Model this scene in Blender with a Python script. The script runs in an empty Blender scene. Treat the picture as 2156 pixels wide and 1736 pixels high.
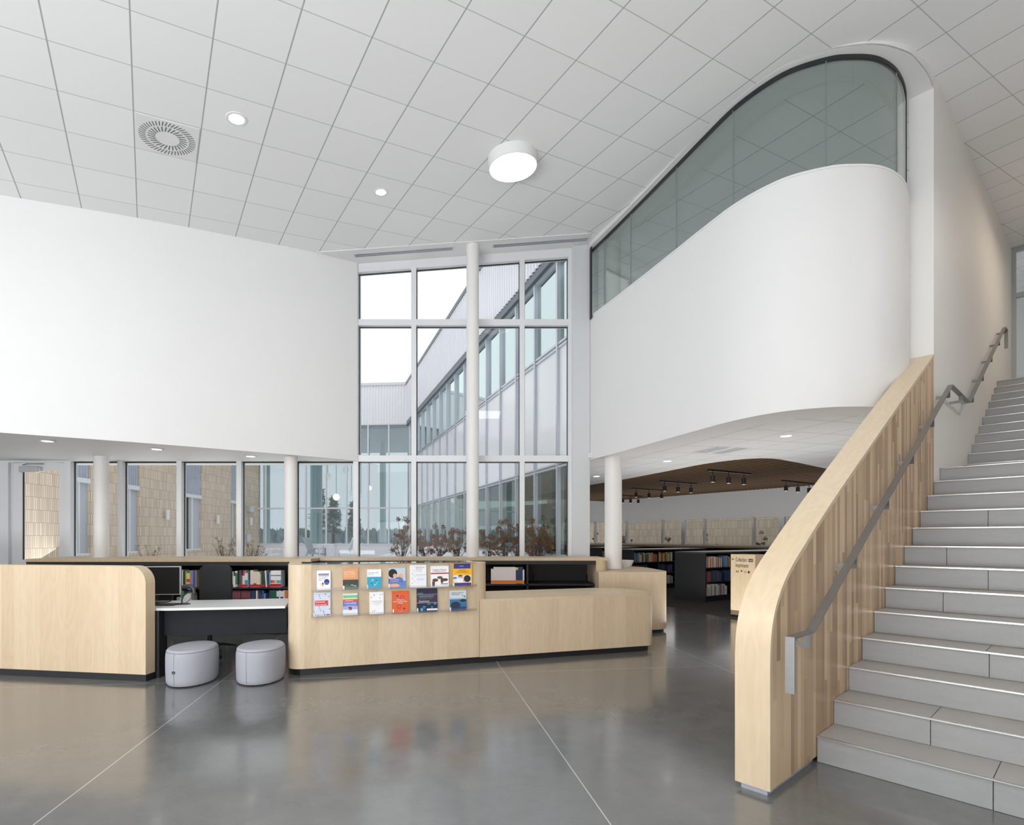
import bpy, bmesh, math, random
from mathutils import Vector, Matrix

random.seed(7)
S = bpy.context.scene
COL = S.collection

# ------------------------------------------------------------------ camera, world, exposure
EYE = 1.4155
FPX, CX, CY = 1147.0, 1003.0, 1130.0
W, HPX = 2156, 1736
cam_d = bpy.data.cameras.new('camera'); cam = bpy.data.objects.new('camera', cam_d); COL.objects.link(cam)
cam.location = (0, 0, EYE); cam.rotation_euler = (math.pi/2, 0, 0)
cam_d.sensor_fit = 'HORIZONTAL'; cam_d.sensor_width = 36.0
cam_d.lens = 36.0*FPX/W
cam_d.shift_x = (W/2-CX)/W
cam_d.shift_y = (CY-HPX/2)/W
cam_d.clip_start = 0.05; cam_d.clip_end = 500
S.camera = cam
w = bpy.data.worlds.new('world'); S.world = w; w.use_nodes = True
bg = w.node_tree.nodes['Background']
bg.inputs[0].default_value = (0.945, 0.97, 1.0, 1); bg.inputs[1].default_value = 1.0
S.view_settings.view_transform = 'Standard'; S.view_settings.look = 'None'
S.view_settings.gamma = 1.0; S.view_settings.use_curve_mapping = False
S.view_settings.exposure = 0.25
try:
    S.cycles.max_bounces = 10; S.cycles.diffuse_bounces = 5; S.cycles.transparent_max_bounces = 24
    S.cycles.sample_clamp_indirect = 6.0
except Exception: pass

def area_light(name, loc, rot, sx, sy, power, color=(1, 1, 1), parent=None):
    d = bpy.data.lights.new(name, 'AREA'); d.shape = 'RECTANGLE'; d.size = sx; d.size_y = sy
    d.energy = power; d.color = color
    o = bpy.data.objects.new(name, d); COL.objects.link(o); o.location = loc; o.rotation_euler = rot
    if parent: o.parent = parent
    return o

# area lamps added to stand in for daylight and light bounced off snow
area_light('entrance_daylight_fill', (-2.5, -4.3, 3.0), (math.radians(96), 0, math.radians(-4)), 20, 5.4, 225, (1, .99, .975))  # added boost to the daylight from the open rear behind the viewer
area_light('hall_uplight_fill', (.0, -3.0, .5), (math.radians(162), 0, math.radians(-2)), 15, 2.4, 1650, (.985, .995, 1))  # added uplight that brightens the sloping ceiling
area_light('soffit_uplight_fill', (-6.9, 11.6, .50), (math.radians(155), 0, math.radians(180)), 9, 3.0, 150, (.96, .98, 1))  # added below the sill line to brighten the left soffit
# fill lamps added to brighten the library and the ceiling upstairs
area_light('library_window_fill', (6.9, 15.9, 1.60), (math.radians(98), 0, math.radians(122)), 11, .8, 22, (1, 1, 1))  # added before the window wall in place of its daylight
area_light('library_uplight_fill', (6.0, 15.0, 1.55), (math.pi, 0, math.radians(122)), 12, 2.4, 45, (1, 1, 1))  # added strip facing straight up to lift the library ceiling
area_light('library_floor_fill', (3.9, 9.0, .12), (math.pi, 0, math.radians(105)), 5, 2.2, 60, (1, .995, .985))  # added just above the floor, facing up at the library ceiling
area_light('stair_head_lamp_light', (9.2, 7.6, 6.45), (0, 0, math.radians(41)), 2.4, 1.0, 26, (1, .83, .66))
area_light('upstairs_fill', (6.0, 19.5, 4.6), (math.radians(112), 0, math.radians(170)), 11, 1.0, 300, (.97, 1, 1))  # added to brighten the ceiling behind the curved glass
# overhead fill added out of view to lift floor, treads and countertops
for lx_, ly_ in ((3.9, 1.2), (.2, 1.0), (-4.2, 1.6), (6.2, 3.6)):
    area_light('hall_overhead_fill', (lx_, ly_, 5.3), (0, 0, 0), 1.1, 1.1, 50, (1, .98, .95))

# ------------------------------------------------------------------ materials
def srgb(r, g, b):
    f = lambda c: (c/255/12.92) if c/255 <= 0.04045 else ((c/255+0.055)/1.055)**2.4
    return (f(r), f(g), f(b), 1)

class NT:
    def __init__(s, name):
        s.m = bpy.data.materials.new(name); s.m.use_nodes = True
        s.t = s.m.node_tree; s.p = s.t.nodes['Principled BSDF']; s.out = s.t.nodes['Material Output']
    def n(s, typ, **kw):
        nd = s.t.nodes.new(typ)
        for k, v in kw.items(): setattr(nd, k, v)
        return nd
    def l(s, a, b): s.t.links.new(a, b)
    def val(s, sock, v):
        if hasattr(v, 'is_linked') or isinstance(v, bpy.types.NodeSocket): s.l(v, sock)
        else: sock.default_value = v
    def math(s, op, a, b=0.0, c=None):
        nd = s.n('ShaderNodeMath', operation=op)
        s.val(nd.inputs[0], a); s.val(nd.inputs[1], b)
        if c is not None: s.val(nd.inputs[2], c)
        return nd.outputs[0]
    def mix(s, fac, a, b):
        nd = s.n('ShaderNodeMix', data_type='RGBA')
        s.val(nd.inputs[0], fac); s.val(nd.inputs[6], a); s.val(nd.inputs[7], b)
        return nd.outputs[2]
    def coord(s, kind='Object'): return s.n('ShaderNodeTexCoord').outputs[kind]
    def sep(s, v):
        nd = s.n('ShaderNodeSeparateXYZ'); s.l(v, nd.inputs[0]); return nd.outputs
    def comb(s, x, y, z):
        nd = s.n('ShaderNodeCombineXYZ')
        for i, v in enumerate((x, y, z)): s.val(nd.inputs[i], v)
        return nd.outputs[0]
    def noise(s, vec, scale=5, detail=3, rough=.5):
        nd = s.n('ShaderNodeTexNoise'); s.l(vec, nd.inputs['Vector'])
        nd.inputs['Scale'].default_value = scale; nd.inputs['Detail'].default_value = detail
        nd.inputs['Roughness'].default_value = rough
        return nd.outputs[0]
    def mapping(s, vec, scale=(1, 1, 1), loc=(0, 0, 0), rot=(0, 0, 0)):
        nd = s.n('ShaderNodeMapping'); s.l(vec, nd.inputs[0])
        nd.inputs['Scale'].default_value = scale; nd.inputs['Location'].default_value = loc
        nd.inputs['Rotation'].default_value = rot
        return nd.outputs[0]
    def white(s, vec):
        nd = s.n('ShaderNodeTexWhiteNoise', noise_dimensions='3D'); s.l(vec, nd.inputs[0]); return nd.outputs[0]
    def ramp(s, fac, stops):
        nd = s.n('ShaderNodeValToRGB'); s.l(fac, nd.inputs[0]); e = nd.color_ramp.elements
        while len(e) < len(stops): e.new(0.5)
        for i, (p, c) in enumerate(stops): e[i].position = p; e[i].color = c
        return nd.outputs[0]
    def base(s, c): s.val(s.p.inputs['Base Color'], c)
    def set(s, **kw):
        for k, v in kw.items(): s.val(s.p.inputs[k.replace('_', ' ')], v)
    def bump(s, h, strength=.2, dist=.01):
        nd = s.n('ShaderNodeBump'); nd.inputs['Strength'].default_value = strength
        nd.inputs['Distance'].default_value = dist; s.l(h, nd.inputs['Height']); s.l(nd.outputs[0], s.p.inputs['Normal'])

MC = {}
def plain(col, rough=.55, metal=0.0, var=.05, scale=14, spec=.5, name=None):
    key = (tuple(round(c, 4) for c in col[:3]), rough, metal, var, scale, spec)
    if key in MC: return MC[key]
    t = NT(name or 'paint')
    c = tuple(col[:3])
    a = tuple(min(1, x*(1+var)) for x in c)+(1,); b = tuple(x*(1-var) for x in c)+(1,)
    t.base(t.mix(t.noise(t.coord(), scale, 2), b, a))
    t.set(Roughness=rough, Metallic=metal); t.p.inputs['Specular IOR Level'].default_value = spec
    MC[key] = t.m
    return t.m
def rgb(r, g, b, **k): return plain(srgb(r, g, b), **k)

def m_emit(name, col, strength):
    t = NT(name); t.base((0.8, 0.8, 0.8, 1)); t.p.inputs['Emission Color'].default_value = col
    t.p.inputs['Emission Strength'].default_value = strength
    return t.m

def m_wood(name, light, dark, strip=.14, grain=1.0, rough=.42, strips=.10, axis='x', coat=0):
    """veneer: vertical leaves `strip` wide along x (or y), grain along z"""
    t = NT(name); o = t.coord(); x, y, z = t.sep(o)
    u = x if axis == 'x' else y
    v = y if axis == 'x' else x
    cell = t.math('FLOOR', t.math('DIVIDE', u, strip))
    rnd = t.white(t.comb(cell, 3.1, 0.7))
    g1 = t.noise(t.comb(t.math('MULTIPLY', u, 34*grain), t.math('MULTIPLY', v, 10), t.math('ADD', t.math('MULTIPLY', z, 1.6), t.math('MULTIPLY', rnd, 9))), 1.0, 5, .6)
    g2 = t.noise(t.comb(t.math('MULTIPLY', u, 5), t.math('MULTIPLY', v, 3), t.math('ADD', t.math('MULTIPLY', z, 1.1), t.math('MULTIPLY', rnd, 17))), 1.0, 2)
    wv = t.math('FRACT', t.math('MULTIPLY', g2, 9.0))
    wv = t.math('MULTIPLY', t.math('ABSOLUTE', t.math('SUBTRACT', wv, .5)), .55)
    f = t.math('ADD', t.math('MULTIPLY', g1, .65), wv)
    f = t.math('ADD', f, t.math('MULTIPLY', t.math('SUBTRACT', rnd, .5), strips*7))
    f = t.math('SUBTRACT', f, .12)
    t.base(t.mix(f, light, dark)); t.set(Roughness=rough)
    if coat: t.p.inputs['Coat Weight'].default_value = coat
    return t.m

def m_planks(name, cols, wd=.05, ln=.9, rough=.4):
    t = NT(name); x, y, z = t.sep(t.coord())
    cell = t.math('FLOOR', t.math('DIVIDE', x, wd))
    off = t.math('MULTIPLY', t.white(t.comb(cell, 1.7, 4.2)), 3.0)
    row = t.math('FLOOR', t.math('DIVIDE', t.math('ADD', z, off), ln))
    r = t.white(t.comb(cell, row, 0.3))
    g = t.noise(t.comb(t.math('MULTIPLY', x, 60), t.math('MULTIPLY', y, 8), t.math('ADD', t.math('MULTIPLY', z, 2.2), t.math('MULTIPLY', r, 30))), 1.0, 4, .6)
    f = t.math('ADD', t.math('MULTIPLY', r, .8), t.math('MULTIPLY', g, .25))
    n = len(cols); t.base(t.ramp(f, [(i/(n-1), c) for i, c in enumerate(cols)])); t.set(Roughness=rough)
    return t.m

def m_grid(name, base, line, size, lw, ox=0, oy=0, rough=.85, lw2=None, line2=None):
    t = NT(name); x, y, z = t.sep(t.coord())
    def edge(u, o, lw=lw):
        f = t.math('FRACT', t.math('DIVIDE', t.math('ADD', u, o), size))
        d = t.math('MINIMUM', f, t.math('SUBTRACT', 1.0, f))
        return t.math('LESS_THAN', d, lw/size/2)
    mx = edge(x, ox); my = edge(y, oy, lw2 or lw)
    cx = t.math('FLOOR', t.math('DIVIDE', t.math('ADD', x, ox), size)); cy = t.math('FLOOR', t.math('DIVIDE', t.math('ADD', y, oy), size))
    r = t.white(t.comb(cx, cy, 0.0))
    b = t.mix(r, base, tuple(c*.965 for c in base[:3])+(1,))
    fine = t.noise(t.coord(), 220, 2)
    b = t.mix(t.math('MULTIPLY', fine, .06), b, line)
    t.base(t.mix(mx, t.mix(my, b, line2 or line), line)); t.set(Roughness=rough); t.p.inputs['Specular IOR Level'].default_value = .2
    return t.m

def m_glass(name, tint=(1, 1, 1, 1), refl=.08, rough=.0, ior=1.45, gcol=(1, 1, 1, 1)):
    t = NT(name)
    tr = t.n('ShaderNodeBsdfTransparent'); tr.inputs[0].default_value = tint
    gl = t.n('ShaderNodeBsdfGlossy'); gl.inputs['Roughness'].default_value = rough; gl.inputs['Color'].default_value = gcol
    fr = t.n('ShaderNodeLayerWeight'); r0 = ((ior-1)/(ior+1))**2
    f = t.math('ADD', t.math('MULTIPLY', t.math('POWER', fr.outputs['Facing'], 5.0), 1-r0), r0+refl)
    f = t.math('MINIMUM', f, 1.0)
    mx = t.n('ShaderNodeMixShader'); t.l(f, mx.inputs[0]); t.l(tr.outputs[0], mx.inputs[1]); t.l(gl.outputs[0], mx.inputs[2])
    t.l(mx.outputs[0], t.out.inputs[0]); return t.m

def m_brick(name, c1, c2, mortar, bw=.062, bh=.29):
    t = NT(name); x, y, z = t.sep(t.coord())
    nd = t.n('ShaderNodeTexBrick'); t.l(t.comb(t.math('ADD', x, t.math('MULTIPLY', y, 1.0)), z, 0.0), nd.inputs['Vector'])
    nd.offset = .37; nd.squash = 1
    nd.inputs['Scale'].default_value = 1; nd.inputs['Brick Width'].default_value = bw; nd.inputs['Row Height'].default_value = bh
    nd.inputs['Mortar Size'].default_value = .004; nd.inputs['Mortar Smooth'].default_value = .2
    nd.inputs['Color1'].default_value = c1; nd.inputs['Color2'].default_value = c2; nd.inputs['Mortar'].default_value = mortar
    t.base(nd.outputs[0]); t.set(Roughness=.85); return t.m

M = {}
M['white'] = plain((.77, .772, .775), .6, var=.012, scale=3, spec=.25, name='white paint')
M['white_warm'] = plain((.78, .775, .76), .6, var=.012, scale=3, spec=.25, name='white paint')
M['frame'] = plain((.74, .755, .775), .35, var=.02, scale=6, name='white aluminium')
M['column'] = plain((.80, .79, .775), .45, var=.015, scale=5, name='column paint')
M['gasket'] = plain((.02, .022, .025), .5, name='black gasket')
M['black'] = plain((.016, .016, .018), .5, var=.15, name='black laminate')
M['charcoal'] = plain((.020, .021, .026), .7, var=.1, spec=.15, name='charcoal laminate')
M['plinth'] = plain((.014, .014, .017), .45, var=.1, name='black plinth')
M['birch'] = m_wood('birch veneer', (.69, .555, .39, 1), (.56, .43, .28, 1), .15, 1.0, .40, .09)
M['birch_y'] = m_wood('birch veneer', (.69, .555, .39, 1), (.56, .43, .28, 1), .15, 1.0, .40, .05, axis='y')
M['birch_side'] = m_wood('birch veneer', (.66, .52, .35, 1), (.52, .385, .24, 1), .6, .6, .38, .03)
M['planks'] = m_planks('mixed birch planks', [(.29, .18, .10, 1), (.46, .31, .185, 1), (.60, .43, .265, 1), (.72, .55, .36, 1)], .052, .8, .36)
M['steel'] = plain((.30, .30, .30), .42, metal=.9, var=.06, scale=40, name='brushed steel')
M['steel_dark'] = plain((.22, .22, .22), .35, metal=.9, var=.06, scale=40, name='brushed steel')
M['alu'] = plain((.60, .61, .63), .3, metal=.7, var=.03, name='aluminium')
M['glass'] = m_glass('clear glass', (.985, .995, .99, 1), .0, ior=1.2)
M['glass_balcony'] = m_glass('green edge glass', (.77, .805, .79, 1), .02, ior=1.36)
M['glass_link'] = m_glass('tinted glass', (.70, .755, .78, 1), .05)
M['glass_low'] = m_glass('green tinted glass', (.42, .50, .47, 1), .10)
M['glass_up'] = m_glass('reflective glass', (.45, .55, .55, 1), .62, gcol=(.80, .90, .90, 1))
M['glass_dark'] = m_glass('dark green glass', (.22, .29, .26, 1), .07)
M['acrylic'] = m_glass('clear acrylic', (.985, .985, .985, 1), .01)
M['acrylic_edge'] = m_glass('acrylic edge', (.965, .965, .975, 1), .10)
M['tile_ceiling'] = m_grid('ceiling tile', (.855, .865, .87, 1), (.40, .41, .42, 1), .61, .0125, lw2=.0105, line2=(.55, .56, .57, 1))
M['lib_ceiling'] = m_grid('ceiling tile', (.78, .78, .775, 1), (.42, .42, .42, 1), .61, .012)
M['brick'] = m_brick('stacked brick', (.76, .64, .50, 1), (.60, .49, .38, 1), (.30, .22, .15, 1))
M['snow'] = plain((.84, .86, .90), .8, var=.03, scale=.6, name='snow')
M['panel'] = plain((.84, .845, .89), .12, var=.02, scale=.5, name='spandrel panel')
M['corr'] = plain((.84, .845, .89), .4, metal=.1, var=.02, scale=1, name='ribbed metal')
M['dark_metal'] = plain((.13, .15, .17), .4, metal=.4, name='dark flashing')
M['mullion'] = plain((.55, .57, .63), .3, metal=.4, name='mullion')
M['stair_tread'] = None
M['fabric'] = plain((.37, .38, .425), .8, var=.06, scale=60, name='grey leatherette')
M['seam'] = plain((.20, .205, .23), .9, name='seam')
M['chair'] = plain((.012, .013, .015), .7, var=.3, scale=80, name='black mesh fabric')
M['plastic'] = plain((.015, .016, .018), .35, name='black plastic')
M['worktop'] = plain((.70, .70, .715), .3, var=.01, name='white laminate')
M['lamp'] = m_emit('lamp diffuser', (1, .99, .97, 1), 5.0)
M['lamp_small'] = m_emit('downlight', (1, .99, .97, 1), 5.0)
M['lamp_warm'] = m_emit('warm lamp', (1, .86, .66, 1), 1.6)
M['lamp_pale'] = m_emit('pale globe', (1, .95, .88, 1), .55)
M['bark'] = plain((.10, .07, .05), .9, var=.2, name='dry stem')
M['flower'] = plain((.19, .10, .058), .95, var=.4, scale=30, name='dry flower')
M['hazy_evergreen'] = plain((.27, .34, .36), .9, var=.3, scale=2, name='hazy_evergreen')  # lightened: distance haze is put into the colour
M['hazy_forest'] = plain((.25, .32, .33), .95, var=.5, scale=.6, name='hazy_forest')  # paled like the pines, haze included in the colour

def m_stone(name, col, rough):
    t = NT(name); o = t.coord()
    a = t.noise(t.mapping(o, (1.2, 1.2, 5)), 3, 6, .65); b = t.noise(o, 60, 3)
    f = t.math('ADD', t.math('MULTIPLY', a, .8), t.math('MULTIPLY', b, .2))
    lo = tuple(c*.84 for c in col)+(1,); hi = tuple(c*1.14 for c in col)+(1,)
    t.base(t.mix(f, lo, hi)); t.set(Roughness=rough); return t.m
M['stair_riser'] = m_stone('porcelain tile', (.345, .35, .352), .45)
M['stair_tread'] = m_stone('porcelain tile', (.37, .355, .34), .45)

def m_floor():
    t = NT('polished concrete'); o = t.coord(); x, y, z = t.sep(o)
    big = t.noise(o, .55, 4, .6); mid = t.noise(o, 5, 5, .65); fine = t.noise(o, 60, 3, .7)
    f = t.math('ADD', t.math('MULTIPLY', big, .5), t.math('ADD', t.math('MULTIPLY', mid, .35), t.math('MULTIPLY', fine, .15)))
    c = t.ramp(f, [(.30, (.110, .112, .111, 1)), (.5, (.146, .148, .147, 1)), (.70, (.185, .187, .185, 1))])
    speck = t.math('GREATER_THAN', t.noise(o, 95, 2, .5), .745)
    c = t.mix(t.math('MULTIPLY', speck, .35), c, (.42, .42, .41, 1))
    p = t.math('ADD', t.math('MULTIPLY', x, .9926), t.math('MULTIPLY', y, .1216))
    q = t.math('ADD', t.math('MULTIPLY', x, -.1216), t.math('MULTIPLY', y, .9926))
    m = None
    for v, k in ((p, -1.838), (p, .983), (p, 3.35), (q, 5.62), (p, -4.66), (q, 8.6), (q, 1.1)):
        e = t.math('LESS_THAN', t.math('ABSOLUTE', t.math('SUBTRACT', v, k)), .0035)
        m = e if m is None else t.math('MAXIMUM', m, e)
    t.base(t.mix(m, c, (.45, .45, .44, 1)))
    r = t.math('ADD', .10, t.math('MULTIPLY', mid, .16))
    t.set(Roughness=r); t.p.inputs['Specular IOR Level'].default_value = .8
    t.p.inputs['Coat Weight'].default_value = .35; t.p.inputs['Coat Roughness'].default_value = .10; t.p.inputs['Coat IOR'].default_value = 1.6
    t.bump(t.noise(o, 9, 2), .05, .004)
    return t.m
M['floor'] = m_floor()
def m_carpet():
    t = NT('carpet'); o = t.coord(); n = t.noise(t.mapping(o, (30, 4, 1)), 3, 4)
    t.base(t.mix(n, (.030, .026, .024, 1), (.075, .066, .060, 1))); t.set(Roughness=.95); return t.m
M['carpet'] = m_carpet()
M['slat'] = m_wood('ceiling slat', (.17, .105, .06, 1), (.115, .07, .038, 1), .3, .6, .85, .05)
M['slat'].node_tree.nodes['Principled BSDF'].inputs['Specular IOR Level'].default_value = .15
M['slat_back'] = plain((.02, .014, .009), .9, spec=.1, name='slat backing')  # coloured near black to deepen the shade in the gaps

# ------------------------------------------------------------------ mesh helpers
class MB:
    def __init__(s): s.v = []; s.f = []; s.mi = []
    def add(s, vs, fs, mi=0, mat=None):
        b = len(s.v)
        for p in vs:
            p = Vector(p)
            if mat is not None: p = mat @ p
            s.v.append(tuple(p))
        for f in fs: s.f.append([b+i for i in f]); s.mi.append(mi)
        return s
    def box(s, x0, y0, z0, x1, y1, z1, mi=0, mat=None):
        x0, x1 = min(x0, x1), max(x0, x1); y0, y1 = min(y0, y1), max(y0, y1); z0, z1 = min(z0, z1), max(z0, z1)
        vs = [(x0, y0, z0), (x1, y0, z0), (x1, y1, z0), (x0, y1, z0), (x0, y0, z1), (x1, y0, z1), (x1, y1, z1), (x0, y1, z1)]
        fs = [(0, 3, 2, 1), (4, 5, 6, 7), (0, 1, 5, 4), (1, 2, 6, 5), (2, 3, 7, 6), (3, 0, 4, 7)]
        return s.add(vs, fs, mi, mat)
    def prism(s, poly, z0, z1, mi=0, mat=None):
        """poly in xy, extruded in z (z0/z1 numbers or functions of x,y)"""
        n = len(poly)
        if sum(poly[i][0]*poly[(i+1) % n][1]-poly[(i+1) % n][0]*poly[i][1] for i in range(n)) < 0: poly = poly[::-1]
        a = [(x, y, z0(x, y) if callable(z0) else z0) for x, y in poly]
        b = [(x, y, z1(x, y) if callable(z1) else z1) for x, y in poly]
        fs = [tuple(range(n))[::-1], tuple(range(n, 2*n))]+[(i, (i+1) % n, n+(i+1) % n, n+i) for i in range(n)]
        return s.add(a+b, fs, mi, mat)
    def prism_xz(s, poly, y0, y1, mi=0, mat=None):
        R = Matrix(((1, 0, 0, 0), (0, 0, 1, 0), (0, 1, 0, 0), (0, 0, 0, 1)))
        n = len(poly)
        if sum(poly[i][0]*poly[(i+1) % n][1]-poly[(i+1) % n][0]*poly[i][1] for i in range(n)) > 0: poly = poly[::-1]
        a = [(x, y0, z) for x, z in poly]; b = [(x, y1, z) for x, z in poly]
        fs = [tuple(range(n))[::-1], tuple(range(n, 2*n))]+[(i, (i+1) % n, n+(i+1) % n, n+i) for i in range(n)]
        return s.add(a+b, fs, mi, mat)
    def cyl(s, c, r, z0, z1, n=24, mi=0, r2=None, mat=None):
        r2 = r if r2 is None else r2
        a = [(c[0]+r*math.cos(2*math.pi*i/n), c[1]+r*math.sin(2*math.pi*i/n), z0) for i in range(n)]
        b = [(c[0]+r2*math.cos(2*math.pi*i/n), c[1]+r2*math.sin(2*math.pi*i/n), z1) for i in range(n)]
        fs = [tuple(range(n))[::-1], tuple(range(n, 2*n))]+[(i, (i+1) % n, n+(i+1) % n, n+i) for i in range(n)]
        return s.add(a+b, fs, mi, mat)
    def tube(s, pts, r, n=8, mi=0):
        pts = [Vector(p) for p in pts]; rs = r if isinstance(r, (list, tuple)) else [r]*len(pts)
        rings = []
        for i, p in enumerate(pts):
            d = (pts[min(i+1, len(pts)-1)]-pts[max(i-1, 0)]).normalized()
            up = Vector((0, 0, 1)) if abs(d.z) < .9 else Vector((1, 0, 0))
            a = d.cross(up).normalized(); b = d.cross(a).normalized()
            rings.append([tuple(p+rs[i]*(math.cos(2*math.pi*k/n)*a+math.sin(2*math.pi*k/n)*b)) for k in range(n)])
        vs = [q for rg in rings for q in rg]; fs = []
        for i in range(len(rings)-1):
            for k in range(n): fs.append((i*n+k, i*n+(k+1) % n, (i+1)*n+(k+1) % n, (i+1)*n+k))
        fs += [tuple(range(n))[::-1], tuple(range((len(rings)-1)*n, len(rings)*n))]
        return s.add(vs, fs, mi)
    def lathe(s, prof, c=(0, 0, 0), n=24, mi=0, sx=1, sy=1):
        vs = []; fs = []
        for (r, z) in prof:
            for k in range(n): vs.append((c[0]+sx*r*math.cos(2*math.pi*k/n), c[1]+sy*r*math.sin(2*math.pi*k/n), c[2]+z))
        for i in range(len(prof)-1):
            for k in range(n): fs.append((i*n+k, i*n+(k+1) % n, (i+1)*n+(k+1) % n, (i+1)*n+k))
        if prof[0][0] > 1e-4: fs.append(tuple(range(n))[::-1])
        if prof[-1][0] > 1e-4: fs.append(tuple(range((len(prof)-1)*n, len(prof)*n)))
        return s.add(vs, fs, mi)
    def ribbon(s, pts, th, z0, z1, mi=0):
        """vertical wall along polyline pts (xy), thickness th to the left side; z may be functions"""
        off = offset(pts, th); n = len(pts)
        g = lambda z, p: z(*p) if callable(z) else z
        vs = []
        for p, q in zip(pts, off):
            vs += [(p[0], p[1], g(z0, p)), (p[0], p[1], g(z1, p)), (q[0], q[1], g(z1, q)), (q[0], q[1], g(z0, q))]
        fs = []
        for i in range(n-1):
            a, b = i*4, i*4+4
            for k in range(4): fs.append((a+k, b+k, b+(k+1) % 4, a+(k+1) % 4))
        fs += [(0, 1, 2, 3), tuple((n-1)*4+k for k in (3, 2, 1, 0))]
        return s.add(vs, fs, mi)
    def build(s, name, mats, parent=None, smooth=False, bevel=0, loc=None, rot=None):
        me = bpy.data.meshes.new(name); me.from_pydata(s.v, [], s.f)
        if not isinstance(mats, (list, tuple)): mats = [mats]
        for m in mats: me.materials.append(m)
        for p, i in zip(me.polygons, s.mi): p.material_index = i
        bm = bmesh.new(); bm.from_mesh(me); bmesh.ops.recalc_face_normals(bm, faces=bm.faces)
        bm.to_mesh(me); bm.free(); me.update()
        o = bpy.data.objects.new(name, me); COL.objects.link(o)
        if smooth:
            me.polygons.foreach_set('use_smooth', [True]*len(me.polygons))
            try:
                me.set_sharp_from_angle(angle=math.radians(35))
            except Exception: pass
        if bevel:
            b = o.modifiers.new('bevel', 'BEVEL'); b.width = bevel; b.segments = 2; b.limit_method = 'ANGLE'
        if parent is not None: o.parent = parent
        if loc is not None: o.location = loc
        if rot is not None: o.rotation_euler = rot
        return o

def offset(pts, d):
    out = []
    n = len(pts)
    for i in range(n):
        a = pts[max(i-1, 0)]; b = pts[min(i+1, n-1)]
        dx, dy = b[0]-a[0], b[1]-a[1]; L = math.hypot(dx, dy) or 1
        out.append((pts[i][0]-dy/L*d, pts[i][1]+dx/L*d))
    return out
def catmull(P, k=6):
    out = []
    Q = [tuple(2*a-b for a, b in zip(P[0], P[1]))]+list(P)+[tuple(2*a-b for a, b in zip(P[-1], P[-2]))]
    for i in range(1, len(Q)-2):
        for j in range(k):
            t = j/k
            out.append(tuple(.5*((2*Q[i][c])+(-Q[i-1][c]+Q[i+1][c])*t+(2*Q[i-1][c]-5*Q[i][c]+4*Q[i+1][c]-Q[i+2][c])*t*t+(-Q[i-1][c]+3*Q[i][c]-3*Q[i+1][c]+Q[i+2][c])*t**3) for c in range(len(P[0]))))
    out.append(tuple(P[-1])); return out
def rrect(x0, y0, x1, y1, r, n=8):
    """rounded rect polygon; r = radii (x1y0, x1y1, x0y1, x0y0)"""
    out = []
    for (cx, cy, rr, a0) in ((x1-r[0], y0+r[0], r[0], -90), (x1-r[1], y1-r[1], r[1], 0), (x0+r[2], y1-r[2], r[2], 90), (x0+r[3], y0+r[3], r[3], 180)):
        if rr < 1e-4: out.append((cx, cy)); continue
        for i in range(n+1):
            a = math.radians(a0+90*i/n); out.append((cx+rr*math.cos(a), cy+rr*math.sin(a)))
    return out

def tag(o, label, cat, group=None, kind=None):
    o['label'] = label; o['category'] = cat
    if group: o['group'] = group
    if kind: o['kind'] = kind
    return o
def struct(o, label=None, cat=None):
    o['kind'] = 'structure'
    if label: o['label'] = label
    if cat: o['category'] = cat
    return o
def thing(name, label, cat, loc=(0, 0, 0), rz=0, group=None):
    o = bpy.data.objects.new(name, None); COL.objects.link(o); o.empty_display_size = .1
    o.location = loc; o.rotation_euler = (0, 0, rz)
    return tag(o, label, cat, group)

def text_part(name, lines, mat, parent, ext=.0006):
    """lines: (string, x, z, size, align, xscale) laid in the local xz plane, facing -y"""
    objs = MB()
    for (st, x, z, size, al, xs, y) in lines:
        c = bpy.data.curves.new('t', 'FONT'); c.body = st; c.size = size; c.align_x = al; c.extrude = 0.0; c.resolution_u = 2
        o = bpy.data.objects.new('t', c); COL.objects.link(o)
        dg = bpy.context.evaluated_depsgraph_get(); me = bpy.data.meshes.new_from_object(o.evaluated_get(dg))
        objs.add([(x+v.co.x*xs, y, z+v.co.y) for v in me.vertices], [tuple(p.vertices) for p in me.polygons])
        bpy.data.objects.remove(o); bpy.data.curves.remove(c); bpy.data.meshes.remove(me)
    o = objs.build(name, mat, parent)
    return o

ORD = ['first', 'second', 'third', 'fourth', 'fifth', 'sixth', 'seventh', 'eighth', 'ninth', 'tenth', 'eleventh', 'twelfth', 'thirteenth',
       'fourteenth', 'fifteenth', 'sixteenth', 'seventeenth', 'eighteenth', 'nineteenth', 'twentieth', 'twenty-first', 'twenty-second',
       'twenty-third', 'twenty-fourth', 'twenty-fifth', 'twenty-sixth', 'twenty-seventh', 'twenty-eighth', 'twenty-ninth', 'thirtieth']
ORD += ['thirty-'+o for o in ORD[:9]]+['fortieth']+['forty-'+o for o in ORD[:9]]+['fiftieth']

# ------------------------------------------------------------------ key geometry
TILE = .61
CEIL_O = Vector((-.61*5.2617, .61*4.4665, EYE+.61*6.7758))
def cz(x, y): return CEIL_O.z+(.0738*(x-CEIL_O.x)+.0512*(y-CEIL_O.y))/.996
RS, RUN, LAND = .167, .3224, 1.184
TH = .8583
SD = Vector((math.sin(TH), math.cos(TH), 0)); ND = Vector((math.cos(TH), -math.sin(TH), 0))
P0 = Vector((12.7917*RS, 20.5147*RS, 0))
def st(t, u=0.0, z=0.0): return P0+SD*t+ND*u+Vector((0, 0, z))
def stxy(t, u=0.0):
    p = st(t, u); return (p.x, p.y)
RZ = math.atan2(SD.y, SD.x)          # local frame of the stair: x up the flight, y away from the treads
WY = 9.05                            # inner face of the window wall
def wx(px): return (px-CX)/FPX*WY

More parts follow.
